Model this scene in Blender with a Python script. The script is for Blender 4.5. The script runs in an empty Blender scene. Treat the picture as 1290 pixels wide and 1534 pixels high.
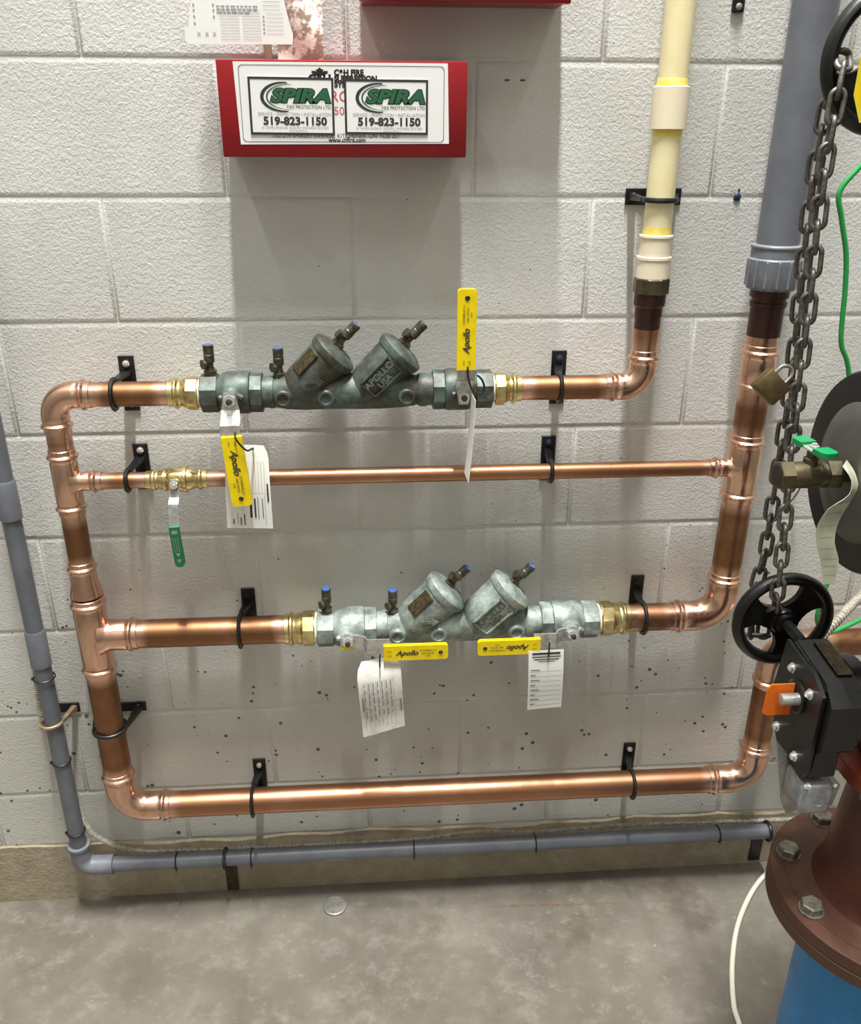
import bpy, bmesh, math, random
from mathutils import Vector, Matrix
random.seed(7)
V = Vector
S = bpy.context.scene
COL = S.collection

# ------------------------------------------------------------------ camera
cam_d = bpy.data.cameras.new('camera'); cam = bpy.data.objects.new('camera', cam_d); COL.objects.link(cam)
yaw, pit, rol = 0.07323932, -0.41474887, 0.00505226
fw = V((math.sin(yaw)*math.cos(pit), math.cos(yaw)*math.cos(pit), math.sin(pit)))
rt = V((math.cos(yaw), -math.sin(yaw), 0)); up = rt.cross(fw)
r2 = rt*math.cos(rol)+up*math.sin(rol); u2 = up*math.cos(rol)-rt*math.sin(rol)
cam.matrix_world = Matrix(((r2.x, u2.x, -fw.x, .22454602), (r2.y, u2.y, -fw.y, -1.54167507), (r2.z, u2.z, -fw.z, 1.52842019), (0, 0, 0, 1)))
cam_d.sensor_fit = 'VERTICAL'; cam_d.sensor_height = 24; cam_d.lens = 1308.554/1534*24
cam_d.clip_start = .02
S.camera = cam

# ------------------------------------------------------------------ world and lights
w = bpy.data.worlds.new('world'); S.world = w; w.use_nodes = True
w.node_tree.nodes['Background'].inputs[0].default_value = (.80, .86, .92, 1)
w.node_tree.nodes['Background'].inputs[1].default_value = .05
def main_or_fill_strip(name, loc, sx, sy, power, col=(1, 1, .962)):
    d = bpy.data.lights.new(name, 'AREA'); d.shape = 'RECTANGLE'; d.size = sx; d.size_y = sy
    d.energy = power; d.color = col
    o = bpy.data.objects.new(name, d); COL.objects.link(o); o.location = loc
    return o
main_or_fill_strip('main_or_fill_strip', (.28, -1.08, 6.3), .10, 1.7, 470)
main_or_fill_strip('main_or_fill_strip', (-1.6, -2.4, 6.3), .12, 2.2, 50)  # unseen strip added at the left for fill
main_or_fill_strip('main_or_fill_strip', (2.3, -2.6, 6.3), .12, 2.2, 30)  # weaker unseen strip, added as fill from the right
S.view_settings.view_transform = 'Standard'; S.view_settings.look = 'None'
S.view_settings.gamma = 1; S.view_settings.use_curve_mapping = False
S.view_settings.exposure = 0.65

# ------------------------------------------------------------------ materials
def lin(c): return c/12.92 if c <= .04045 else ((c+.055)/1.055)**2.4
def hx(h, a=1): return tuple(lin(int(h[i:i+2], 16)/255) for i in (0, 2, 4))+(a,)
class NT:
    def __init__(s, name):
        s.m = bpy.data.materials.new(name); s.m.use_nodes = True
        s.t = s.m.node_tree; s.n = s.t.nodes; s.b = s.n['Principled BSDF']
    def new(s, t, **k):
        n = s.n.new(t)
        for a, b in k.items(): setattr(n, a, b)
        return n
    def link(s, a, b): s.t.links.new(a, b)
    def coord(s, kind='Object'):
        return s.new('ShaderNodeTexCoord').outputs[kind]
    def pos(s): return s.new('ShaderNodeNewGeometry').outputs['Position']
    def noise(s, vec, scale, detail=4, rough=.6, stretch=None):
        if stretch:
            mp = s.new('ShaderNodeMapping'); mp.inputs['Scale'].default_value = stretch
            s.link(vec, mp.inputs[0]); vec = mp.outputs[0]
        n = s.new('ShaderNodeTexNoise'); n.inputs['Scale'].default_value = scale
        n.inputs['Detail'].default_value = detail; n.inputs['Roughness'].default_value = rough
        s.link(vec, n.inputs['Vector']); return n.outputs['Fac']
    def ramp(s, fac, stops):
        r = s.new('ShaderNodeValToRGB'); e = r.color_ramp.elements
        while len(e) < len(stops): e.new(.5)
        for i, (p, c) in enumerate(stops):
            e[i].position = p; e[i].color = c if len(c) == 4 else c+(1,)
        s.link(fac, r.inputs[0]); return r.outputs[0]
    def step(s, fac, lo, hi):
        r = s.new('ShaderNodeMapRange'); r.inputs[1].default_value = lo; r.inputs[2].default_value = hi
        r.interpolation_type = 'SMOOTHSTEP'
        s.link(fac, r.inputs[0]); return r.outputs[0]
    def mix(s, fac, a, b, mode='MIX'):
        m = s.new('ShaderNodeMix', data_type='RGBA', blend_type=mode)
        for i, x in ((0, fac), (6, a), (7, b)):
            if isinstance(x, (int, float)): m.inputs[i].default_value = x
            elif isinstance(x, tuple): m.inputs[i].default_value = x
            else: s.link(x, m.inputs[i])
        return m.outputs[2]
    def math(s, op, a, b=0.):
        m = s.new('ShaderNodeMath', operation=op)
        for i, x in ((0, a), (1, b)):
            if isinstance(x, (int, float)): m.inputs[i].default_value = x
            else: s.link(x, m.inputs[i])
        return m.outputs[0]
    def bump(s, h, strength, dist):
        b = s.new('ShaderNodeBump'); b.inputs['Strength'].default_value = strength; b.inputs['Distance'].default_value = dist
        s.link(h, b.inputs['Height']); s.link(b.outputs[0], s.b.inputs['Normal'])
    def set(s, **k):
        for a, v in k.items():
            i = s.b.inputs[a.replace('_', ' ')]
            if hasattr(v, 'links'): s.link(v, i)
            else: i.default_value = v
        return s.m
MATS = {}
def plain(name, c1, rough=.5, metal=0., c2=None, scale=40, bump=0., bs=200, amount=(.4, .65), stretch=None):
    t = NT(name); co = t.coord()
    if c2: t.set(Base_Color=t.mix(t.step(t.noise(co, scale, 5, .65, stretch), *amount), hx(c1), hx(c2)))
    else: t.set(Base_Color=hx(c1))
    t.set(Roughness=rough, Metallic=metal)
    if bump: t.bump(t.noise(co, bs, 3), bump, .001)
    MATS[name] = t.m; return t.m
def m_block():
    t = NT('painted_block'); P = t.pos()
    big = t.noise(P, 2.2, 3); mid = t.noise(P, 14, 4)
    c = t.mix(t.step(big, .35, .68), hx('c3c2be'), hx('cfcecb'))
    c = t.mix(t.math('MULTIPLY', t.step(mid, .5, .75), .35), c, hx('b5b3ad'))
    sep = t.new('ShaderNodeSeparateXYZ'); t.link(P, sep.inputs[0])
    low = t.step(sep.outputs[2], 1.05, .25)
    vo = t.new('ShaderNodeTexVoronoi'); vo.inputs['Scale'].default_value = 44; t.link(P, vo.inputs['Vector'])
    thr = t.math('MULTIPLY', t.step(t.noise(P, 12, 2), .40, .66), t.math('ADD', .06, t.math('MULTIPLY', low, .17)))
    pit = t.math('LESS_THAN', vo.outputs['Distance'], thr)
    c = t.mix(t.math('MULTIPLY', low, .30), c, hx('a9a898'))  # greener, darker tint paints shade and light fall-off into the lower wall
    c = t.mix(t.math('MULTIPLY', pit, .85), c, hx('34322e'))
    t.set(Base_Color=c, Roughness=.55)
    v2 = t.new('ShaderNodeTexVoronoi', feature='SMOOTH_F1'); v2.inputs['Scale'].default_value = 210; v2.inputs['Smoothness'].default_value = .6
    wob = t.new('ShaderNodeVectorMath', operation='ADD'); nz = t.new('ShaderNodeTexNoise'); nz.inputs['Scale'].default_value = 130
    sc = t.new('ShaderNodeVectorMath', operation='SCALE'); sc.inputs['Scale'].default_value = .012
    t.link(P, nz.inputs['Vector']); t.link(nz.outputs['Color'], sc.inputs[0]); t.link(P, wob.inputs[0]); t.link(sc.outputs[0], wob.inputs[1]); t.link(wob.outputs[0], v2.inputs['Vector'])
    h = t.math('ADD', t.math('MULTIPLY', v2.outputs['Distance'], .9), t.math('MULTIPLY', t.noise(P, 85, 3, .5), .7))
    h = t.math('ADD', h, t.math('MULTIPLY', t.noise(P, 380, 2), .35))
    h = t.math('SUBTRACT', h, t.math('MULTIPLY', pit, .6))
    t.bump(h, .5, .0013); MATS['painted_block'] = t.m; return t.m
def m_concrete(name, kind):
    t = NT(name); P = t.pos(); sep = t.new('ShaderNodeSeparateXYZ'); t.link(P, sep.inputs[0])
    a = t.noise(P, 3.0, 6, .62); b = t.noise(P, 22, 6, .7); c3 = t.noise(P, 7, 5, .7)
    if kind == 'floor':
        c = t.ramp(a, [(.30, hx('5b554c')), (.50, hx('6c665d')), (.68, hx('7e796f'))])
        c = t.mix(t.math('MULTIPLY', t.step(b, .48, .72), .5), c, hx('87827a'))
        c = t.mix(t.math('MULTIPLY', t.step(c3, .55, .75), .5), c, hx('50443a'))
        sc_ = t.noise(P, 34, 6, .75, (.7, 1, 1)); c = t.mix(t.math('MULTIPLY', t.step(sc_, .56, .70), .22), c, hx('a8a298'))
        # the rusty streak left on the slab
        dx = t.math('ABSOLUTE', t.math('SUBTRACT', sep.outputs[0], .625)); dy = t.math('ABSOLUTE', t.math('ADD', sep.outputs[1], t.math('ADD', .072, t.math('MULTIPLY', sep.outputs[0], .04))))
        k = t.math('MULTIPLY', t.step(dx, .17, .10), t.step(dy, .006, .001))
        k = t.math('MULTIPLY', k, t.step(t.noise(P, 60, 4), .38, .55))
        c = t.mix(t.math('MULTIPLY', k, .6), c, hx('6b4a30'))
        vo = t.new('ShaderNodeTexVoronoi'); vo.inputs['Scale'].default_value = 19; t.link(P, vo.inputs['Vector'])
        sp = t.math('LESS_THAN', vo.outputs['Distance'], t.math('MULTIPLY', t.step(t.noise(P, 6, 2), .5, .7), .11))
        c = t.mix(t.math('MULTIPLY', sp, .6), c, hx('9a958c'))
        t.set(Base_Color=c, Roughness=t.ramp(b, [(.3, (.30, .30, .30)), (.7, (.5, .5, .5))]))
        t.bump(t.math('ADD', t.math('MULTIPLY', a, .5), b), .25, .003)
    else:
        c = t.ramp(b, [(.3, hx('8b816d')), (.55, hx('a0957f')), (.75, hx('aea490'))])
        c = t.mix(t.step(a, .5, .7), c, hx('857b66'))
        t.set(Base_Color=c, Roughness=.8); t.bump(t.math('ADD', b, t.noise(P, 160, 3)), .5, .004)
    MATS[name] = t.m; return t.m
def m_copper(name, bright, dull, rough0, rough1, use_end):
    t = NT(name); P = t.coord(); n = t.noise(P, 30, 5, .65); n2 = t.noise(P, 7, 3)
    if use_end:
        at = t.new('ShaderNodeAttribute', attribute_name='end_distance')
        f = t.math('ADD', t.step(at.outputs['Fac'], .008, .035), t.math('MULTIPLY', t.math('SUBTRACT', n2, .5), .9))
        f = t.math('ADD', f, t.math('MULTIPLY', t.math('SUBTRACT', n, .5), .5))
        f = t.math('MINIMUM', t.math('MAXIMUM', f, 0), 1)
    else: f = t.step(n, .5, .78)
    t.set(Base_Color=t.mix(f, hx(bright), hx(dull)), Metallic=1.0)
    r = t.new('ShaderNodeMapRange'); r.inputs[3].default_value = rough0; r.inputs[4].default_value = rough1
    t.link(f, r.inputs[0]); t.set(Roughness=r.outputs[0])
    t.bump(n, .08, .002)
    MATS[name] = t.m; return t.m
def m_bronze(name, a, b, c, lo, hi):
    t = NT(name); P = t.coord(); n = t.noise(P, 26, 6, .7); n2 = t.noise(P, 90, 4, .7)
    col = t.ramp(n, [(lo, hx(a)), ((lo+hi)/2, hx(b)), (hi, hx(c))])
    col = t.mix(t.math('MULTIPLY', t.step(n2, .52, .75), .35), col, hx('2f2c25'))
    t.set(Base_Color=col, Roughness=.52, Metallic=.25); t.bump(n2, .3, .0012)
    MATS[name] = t.m; return t.m
m_block(); m_concrete('floor_concrete', 'floor'); m_concrete('curb_concrete', 'curb')
plain('mortar', 'c9c8c4', .6, bump=.5, bs=160)
plain('wall_paint', '77756f', .6, c2='6d6b66', scale=3); plain('ceiling_paint', '5c5b59', .8, c2='51504e', scale=2)
m_copper('copper_pipe', 'dcb098', '8a6246', .24, .42, True)
m_copper('copper_fitting', 'e6bca4', 'c4927a', .22, .32, False)
m_copper('copper_scorched', '58423e', '433338', .42, .5, False)
m_copper('copper_bottom', 'dcb098', 'a97a5c', .27, .38, True)
plain('brass', 'ecdca6', .24, 1., 'c6ae74', 60); plain('brass_dark', '5f5742', .42, .7, '4a4434', 40)
plain('brass_lock', '6f5f40', .36, .85, '584a32', 30)
m_bronze('bronze_dark', '40372b', '49504a', '5d6d67', .38, .64)  # its own patina, darkened further for the weaker light on the upper set
m_bronze('bronze_pale', '5f6862', '838d87', 'a9b5ae', .36, .66)
plain('bronze_cock', '4c463a', .4, .7, '6d6a5c', 90)
plain('plate_dark', '3a3326', .4, .6, '5d5238', 120)
plain('steel', 'cfcfcc', .34, .75, 'b0b0ad', 80); plain('chrome', 'e8e8e6', .2, .75)
plain('chain_steel', '5d5a55', .5, .75, '7e7a73', 120, .3, 260)
plain('yellow_vinyl', 'ecd000', .38, c2='dcc000', scale=20); plain('yellow_paint', 'e8d20a', .35)
plain('green_vinyl', '0f6b42', .38, c2='0c5c38', scale=30); plain('green_vinyl_bright', '0d7f4b', .35)
plain('green_wire', '2a8f48', .4); plain('blue_cap', '3d66b0', .4); plain('blue_cap_dull', '4d5f86', .5); plain('black_cap', '2b2b2c', .45)
plain('black_steel', '131314', .38, .1, '1d1d1d', 60, .15, 200); plain('black_iron', '0b0b0c', .34, .0, '121212', 50, .2, 180)
plain('black_plastic', '161616', .4); plain('rubber', '0e0e0e', .45, 0, '171716', 30)
plain('rusty_strap', '4d3d32', .7, .3, '221f1d', 90, .4, 200); plain('tan_steel', '9b8468', .45, .4, '6f5f4b', 60)
plain('grey_pvc', '676a72', .38, 0, '5f626a', 12); plain('grey_conduit', '5d6067', .42, 0, '686b72', 16); plain('grey_fitting', '6b6e76', .4, 0, '787b82', 30)
plain('cream_pipe', 'ebe0b8', .35, 0, 'e6d8a6', 14); plain('cream_fitting', 'e6d9c2', .38, 0, 'e9ddc0', 20); plain('glue', 'e8d05a', .3, 0, 'ead98c', 60)
plain('red_paint', '88121a', .30, 0, '7c1018', 8); plain('red_primer', '4f2619', .5, 0, '351a13', 14, .2, 120, (.35, .7)); plain('rust_flange', '47291a', .55, 0, '634736', 9, .2, 150, (.45, .75)); plain('orange_red', '84351a', .42, 0, '6b2815', 12)
plain('blue_paint', '0d7cc0', .4, 0, '0c6eac', 9); plain('orange_paint', 'e06a10', .4); plain('bolt_grey', '8d8a80', .4, .7, '6e685c', 90)
plain('paper', 'e6e5e1', .6); plain('tag_green', 'c3c5b0', .55, 0, 'aeb19a', 25); plain('paper_worn', 'dedcd4', .65, 0, 'c9c6bc', 25); plain('tape', 'ded8cc', .6)
plain('ink', '2a2a2c', .6); plain('ink_pale', '8d8d90', .6); plain('ink_green', '1f5a3a', .5); plain('ink_red', 'c0505a', .6); plain('ink_black', '161616', .5)
plain('label_white', 'e4e4e3', .3); plain('cast_grey', '9fa1a6', .38, .5, '86888d', 60, .2, 200); plain('zinc', '9b9b96', .4, .7, 'b5b3ac', 60)
plain('flex_metal', 'c4beb2', .42, .35, 'a39d92', 100); plain('white_cable', 'dcd8ca', .45); plain('cap_grey', '65645f', .38, .4, '53524e', 7)
plain('blue_anchor', '25304a', .4); plain('pink_plastic', 'ece2da', .3, 0, '9c8478', 55, .9, 70, (.44, .56)); plain('tan_wood', 'a8927c', .6); plain('grime', '3a2f28', .7)
plain('disc_metal', '8f8b7e', .18, .95, '67635a', 30); plain('wire_steel', '777570', .4, .8)

# ------------------------------------------------------------------ mesh builder
def frame(d, ref=None):
    d = V(d).normalized(); ref = V(ref) if ref else (V((0, 0, 1)) if abs(d.z) < .9 else V((0, 1, 0)))
    a = (ref-d*ref.dot(d)).normalized(); return a, d.cross(a), d
def spline(pts, n=6, closed=False):
    P = [V(p) for p in pts]; N = len(P); out = []
    for i in range(N if closed else N-1):
        if closed: a, b, c, d = P[i-1], P[i], P[(i+1) % N], P[(i+2) % N]
        else: a, b, c, d = P[max(i-1, 0)], P[i], P[i+1], P[min(i+2, N-1)]
        for k in range(n):
            t = k/n; out.append(.5*((2*b)+(c-a)*t+(2*a-5*b+4*c-d)*t*t+(3*b-a-3*c+d)*t**3))
    if not closed: out.append(P[-1])
    return out
class MB:
    def __init__(s, M=None): s.v = []; s.f = []; s.M = M; s.e = None
    def add(s, v, f, M=None):
        o = len(s.v); T = s.M
        for p in v:
            p = V(p)
            if M: p = M @ p
            s.v.append(T @ p if T else p)
        s.f += [tuple(i+o for i in q) for q in f]; return s
    def lathe(s, p0, d, prof, n=28, ref=None, caps=True, a0=0.):
        x, y, z = frame(d, ref); p0 = V(p0); v = []; f = []
        for t, r in prof:
            for k in range(n):
                a = a0+2*math.pi*k/n; v.append(p0+z*t+(x*math.cos(a)+y*math.sin(a))*r)
        for i in range(len(prof)-1):
            for k in range(n):
                k2 = (k+1) % n; f.append((i*n+k, i*n+k2, (i+1)*n+k2, (i+1)*n+k))
        if caps:
            f.append(tuple(range(n-1, -1, -1))); f.append(tuple((len(prof)-1)*n+k for k in range(n)))
        return s.add(v, f)
    def tube(s, pts, r, n=12, closed=False, caps=True, flat=1.0, ref=None):
        P = [V(p) for p in pts]; N = len(P); v = []; f = []
        T = []
        for i in range(N):
            a = P[(i-1) % N] if (closed or i) else P[0]; b = P[(i+1) % N] if (closed or i < N-1) else P[-1]
            T.append((b-a).normalized())
        x = frame(T[0], ref)[0]
        for i in range(N):
            x = (x-T[i]*x.dot(T[i])).normalized(); y = T[i].cross(x)
            rr = r[i] if isinstance(r, (list, tuple)) else r
            for k in range(n):
                a = 2*math.pi*k/n; v.append(P[i]+x*(rr*math.cos(a))+y*(rr*flat*math.sin(a)))
        for i in range(N if closed else N-1):
            j = (i+1) % N
            for k in range(n):
                k2 = (k+1) % n; f.append((i*n+k, i*n+k2, j*n+k2, j*n+k))
        if caps and not closed:
            f.append(tuple(range(n-1, -1, -1))); f.append(tuple((N-1)*n+k for k in range(n)))
        return s.add(v, f)
    def box(s, c, size, bevel=0., rot=None, seg=1):
        bm = bmesh.new(); bmesh.ops.create_cube(bm, size=1)
        for q in bm.verts: q.co = V((q.co.x*size[0], q.co.y*size[1], q.co.z*size[2]))
        if bevel: bmesh.ops.bevel(bm, geom=list(bm.edges), offset=bevel, segments=seg, affect='EDGES', profile=.5)
        bm.verts.index_update(); v = [q.co.copy() for q in bm.verts]; f = [tuple(q.index for q in g.verts) for g in bm.faces]; bm.free()
        M = Matrix.Translation(V(c)) @ (rot.to_4x4() if rot else Matrix.Identity(4))
        return s.add(v, f, M)
    def prism(s, poly, o, ux, uy, depth, back=0.):
        o, ux, uy = V(o), V(ux).normalized(), V(uy).normalized(); n = ux.cross(uy); N = len(poly)
        v = [o+ux*a+uy*b-n*back for a, b in poly]+[o+ux*a+uy*b+n*depth for a, b in poly]
        f = [tuple(range(N-1, -1, -1)), tuple(range(N, 2*N))]+[(i, (i+1) % N, N+(i+1) % N, N+i) for i in range(N)]
        return s.add(v, f)
    def sheet(s, rows, thick):
        # rows: grid of points; gives a closed sheet of real thickness
        R, C = len(rows), len(rows[0]); v = []; f = []
        N = []
        for i in range(R):
            for j in range(C):
                a = V(rows[min(i+1, R-1)][j])-V(rows[max(i-1, 0)][j]); b = V(rows[i][min(j+1, C-1)])-V(rows[i][max(j-1, 0)])
                N.append(b.cross(a).normalized())
        for sgn in (0, 1):
            for i in range(R):
                for j in range(C): v.append(V(rows[i][j])+N[i*C+j]*(thick*sgn))
        K = R*C
        for i in range(R-1):
            for j in range(C-1):
                a = i*C+j; f.append((a, a+1, a+C+1, a+C)); f.append((K+a+C, K+a+C+1, K+a+1, K+a))
        edge = [i for i in range(C)]+[i*C+C-1 for i in range(1, R)]+[(R-1)*C+j for j in range(C-2, -1, -1)]+[i*C for i in range(R-2, 0, -1)]
        for i in range(len(edge)):
            a, b = edge[i], edge[(i+1) % len(edge)]; f.append((b, a, K+a, K+b))
        return s.add(v, f)
    def build(s, name, mat, parent=None, angle=35, origin=None):
        me = bpy.data.meshes.new(name); o = bpy.data.objects.new(name, me); COL.objects.link(o)
        off = V((0, 0, 0))
        if parent is not None:
            o.parent = parent
            off = world_loc(parent)
        elif origin is not None: off = V(origin); o.location = off
        me.from_pydata([tuple(p-off) for p in s.v], [], s.f); me.update()
        me.shade_smooth(); me.set_sharp_from_angle(angle=math.radians(angle))
        me.materials.append(MATS[mat])
        if s.e:
            at = me.attributes.new('end_distance', 'FLOAT', 'POINT'); at.data.foreach_set('value', s.e)
        return o
def world_loc(o):
    l = V((0, 0, 0))
    while o is not None: l = l+o.location; o = o.parent
    return l
def thing(name, label, cat, loc, group=None):
    o = bpy.data.objects.new(name, None); o.empty_display_size = .02; COL.objects.link(o); o.location = loc
    o['label'] = label; o['category'] = cat
    if group: o['group'] = group
    return o
def tag(o, label, cat, group=None):
    o['label'] = label; o['category'] = cat
    if group: o['group'] = group
    return o
def struct(o): o['kind'] = 'structure'; return o
def text(mb, body, size, o, ux, uy, align='CENTER', shear=0., bold=0., xs=1.0):
    c = bpy.data.curves.new('t', 'FONT'); c.body = body; c.size = size; c.align_x = align; c.align_y = 'CENTER'; c.shear = shear; c.offset = bold
    c.resolution_u = 3
    ob = bpy.data.objects.new('t', c); COL.objects.link(ob)
    me = bpy.data.meshes.new_from_object(ob, depsgraph=None) if False else ob.to_mesh()
    o, ux, uy = V(o), V(ux).normalized(), V(uy).normalized()
    v = [o+ux*(q.co.x*xs)+uy*q.co.y for q in me.vertices]; f = [tuple(p.vertices) for p in me.polygons]
    mb.add(v, f); ob.to_mesh_clear(); bpy.data.objects.remove(ob); bpy.data.curves.remove(c)
    return mb
def bar(mb, o, ux, uy, x, y, wdt, hgt):
    o, ux, uy = V(o), V(ux).normalized(), V(uy).normalized()
    return mb.add([o+ux*a+uy*b for a, b in ((x, y), (x+wdt, y), (x+wdt, y+hgt), (x, y+hgt))], [(0, 1, 2, 3)])
def copy_tree(o, parent=None):
    c = o.copy(); COL.objects.link(c); c.parent = parent
    for ch in list(o.children): copy_tree(ch, c)
    return c

PY = -.072
X_, Y_, Z_ = V((1, 0, 0)), V((0, 1, 0)), V((0, 0, 1))

# ------------------------------------------------------------------ the room
FZ = -.1016
fl = MB().box((.4, -1.9, FZ-.05), (5.4, 4.2, .1)).build('floor', 'floor_concrete'); struct(fl)
wall = MB().box((.4, .0622, 3.2), (5.4, .12, 6.7)).build('wall_back', 'mortar'); struct(wall)
def block_mesh(wd, ht):
    m = MB(); hw, hh = wd/2, ht/2; v = []
    # four rings from the joint out to the face: long slope on the upper edge, tight lower edge, soft ends
    for ix, bot, yb, top, yt in ((0, 0, .006, 0, .006), (.0003, .0002, .0021, .0003, .0024), (.0013, .0020, .0014, .0032, .0014), (.0042, .0052, 0, .0070, 0), (.0062, .0070, 0, .0090, 0)):
        v += [(-hw+ix, yb, -hh+bot), (hw-ix, yb, -hh+bot), (hw-ix, yt, hh-top), (-hw+ix, yt, hh-top)]
    f = []
    for r in range(4):
        for k in range(4): f.append((r*4+k, r*4+(k+1) % 4, r*4+4+(k+1) % 4, r*4+4+k))
    f.append((16, 17, 18, 19)); m.add(v, f)
    me = bpy.data.meshes.new('concrete_block'); me.from_pydata([tuple(p) for p in m.v], [], m.f); me.update()
    me.shade_smooth(); me.set_sharp_from_angle(angle=math.radians(60)); me.materials.append(MATS['painted_block']); return me
bm_full = block_mesh(.4056, .2020); bm_low = block_mesh(.4056, .1450)
def put_block(me, x, z):
    o = bpy.data.objects.new('concrete_block', me); COL.objects.link(o); o.parent = wall
    o.location = (x, random.uniform(-.0003, .0002), z); o.rotation_euler = (random.uniform(-.0008, .0008), 0, random.uniform(-.0006, .0006))
for k in range(0, 15):
    even = (k % 2 == 0)       # course between z = k*.2032 and (k+1)*.2032
    for n in range(-6, 8):
        x = n*.4064+(.0 if even else .2032)
        if not (-2.1 < x < 3.0): continue
        if k == 0: put_block(bm_low, x, .2032-.0006-.0725)
        else: put_block(bm_full, x, (k+.5)*.2032)
# raw concrete curb under the painted block
mb = MB(); xs = [-2.2+i*.02 for i in range(int(5.2/.02)+1)]
top = [.056+.004*math.sin(x*9)+.003*math.sin(x*31+1)+random.uniform(-.0015, .0015) for x in xs]
v = []; f = []
for i, x in enumerate(xs): v += [(x, .006, FZ-.01), (x, -.004, FZ-.01), (x, -.004, top[i]-.003), (x, .0005, top[i]), (x, .006, top[i])]
for i in range(len(xs)-1):
    for k in range(4): f.append((i*5+k, i*5+5+k, i*5+6+k, i*5+1+k))
mb.add(v, f); struct(mb.build('trim_1', 'curb_concrete', angle=50))
# the rest of the room, outside the frame
struct(MB().box((-2.2, -1.9, 3.2), (.1, 4.2, 6.7)).build('wall_left', 'wall_paint'))
struct(MB().box((3.0, -1.9, 3.2), (.1, 4.2, 6.7)).build('wall_right', 'wall_paint'))
struct(MB().box((.4, -3.95, 3.2), (5.4, .1, 6.7)).build('wall_front', 'wall_paint'))
struct(MB().box((.4, -1.9, 6.58), (5.4, 4.2, .1)).build('ceiling', 'ceiling_paint'))

# ------------------------------------------------------------------ copper pipework
RS, RB, RM = .0212, .0275, .0146      # outside radii of the three pipe sizes
def pipe(a, b, r, parent, mat='copper_pipe', name='pipe', n=32, label=None):
    a, b = V(a), V(b); L = (b-a).length; k = max(4, int(L/.02)); m = MB()
    m.lathe(a, b-a, [(L*i/k, r) for i in range(k+1)], n)
    m.e = [min(L*(i//n)/k, L-L*(i//n)/k) for i in range((k+1)*n)]
    o = m.build(name, mat, parent)
    if label: o['label'] = label
    return o
def bead_profile(r, bead=.0045):
    return [(0, r+.0008), (.001, r+.0020), (.009, r+.0022), (.010, r+.0036), (.0125, r+bead+.0012), (.015, r+bead+.0012), (.0175, r+.0036), (.0185, r+.0022), (.0215, r+.0014), (.024, r+.0026)]
def elbow(c, da, db, r, parent, ra, sock, name='elbow'):
    c, da, db = V(c), V(da), V(db); P = []; R = []
    for t, rr in bead_profile(r): P.append(c+da*(ra+sock-t)); R.append(rr)
    n = 14
    for i in range(n+1):
        a = math.pi/2*i/n; P.append(c+da*ra+db*ra-db*(ra*math.cos(a))-da*(ra*math.sin(a))); R.append(r+.0022)
    for t, rr in reversed(bead_profile(r)): P.append(c+db*(ra+sock-t)); R.append(rr)
    m = MB(); m.tube(P, R, 32); return m.build(name, 'copper_fitting', parent)
def tee(c, run, br, r, rb, half, blen, parent, name='tee'):
    c, run, br = V(c), V(run), V(br); m = MB()
    bp = bead_profile(r); prof = [(t, q) for t, q in bp]+[(2*half-t, q) for t, q in reversed(bp)]
    m.lathe(c-run*half, run, prof, 32)
    o1 = m.build(name, 'copper_fitting', parent)
    m = MB(); p2 = [(r*.55, rb+.012), (r*.92, rb+.0055), (r*1.12, rb+.003), (r*1.3, rb+.0022)]
    e = [(blen-t, q) for t, q in reversed(bead_profile(rb)) if blen-t > r*1.35]
    m.lathe(c, br, p2+e, 32); m.build('branch_socket', 'copper_fitting', parent)
    return o1
def coupling(a, b, r, parent, name='coupling', rb=None):
    a, b = V(a), V(b); L = (b-a).length; rb = rb or r; m = MB()
    m.lathe(a, b-a, bead_profile(r)+[(L-t, q) for t, q in reversed(bead_profile(rb))], 32)
    return m.build(name, 'copper_fitting', parent)

XL, XR, XC, XQ = -.309, .911, .703, 1.04
ZT, ZM, ZLOW, ZBOT = 1.112, .955, .64, .222
def pt(x, z): return V((x, PY, z))
# left header with the bottom run and the riser behind the gear valve
A = thing('copper_pipework', 'left copper riser with elbows and tees, running on along the bottom of the wall', 'copper pipe', pt(XL, ZBOT))
elbow(pt(XL, ZT), X_, -Z_, RS, A, .036, .03)
pipe(pt(XL+.06, ZT), pt(-.110, ZT), RS, A)
pipe(pt(XL, ZT-.06), pt(XL, ZM+.05), RS, A)
tee(pt(XL, ZM), Z_, X_, RS, RM, .062, .062, A)
pipe(pt(XL+.05, ZM), pt(-.165, ZM), RM, A, 'copper_bottom')
pipe(pt(XL, ZM-.055), pt(XL, .785), RS, A)
m = MB(); bp = bead_profile(RS)
m.lathe(pt(XL, .80), -Z_, bp+[(.045, RS+.003), (.060, RB+.001), (.07, RB+.0022)], 32); m.build('reducer', 'copper_fitting', A)
tee(pt(XL, ZLOW), Z_, X_, RB, RB, .085, .085, A)
pipe(pt(XL+.075, ZLOW), pt(.058, ZLOW), RB, A)
pipe(pt(XL, ZLOW-.075), pt(XL, ZBOT+.085), RB, A)
elbow(pt(XL, ZBOT), Z_, X_, RB, A, .052, .046)
pipe(pt(XL+.09, ZBOT), pt(XQ-.09, ZBOT), RB, A, 'copper_bottom')
elbow(pt(XQ, ZBOT), -X_, Z_, RB, A, .052, .046)
pipe(pt(XQ, ZBOT+.09), pt(XQ, .50), RB, A)
elbow(pt(XQ, .565), -Z_, X_, RB, A, .052, .046)
pipe(pt(XQ+.09, .565), pt(1.9, .565), RB, A)
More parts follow.
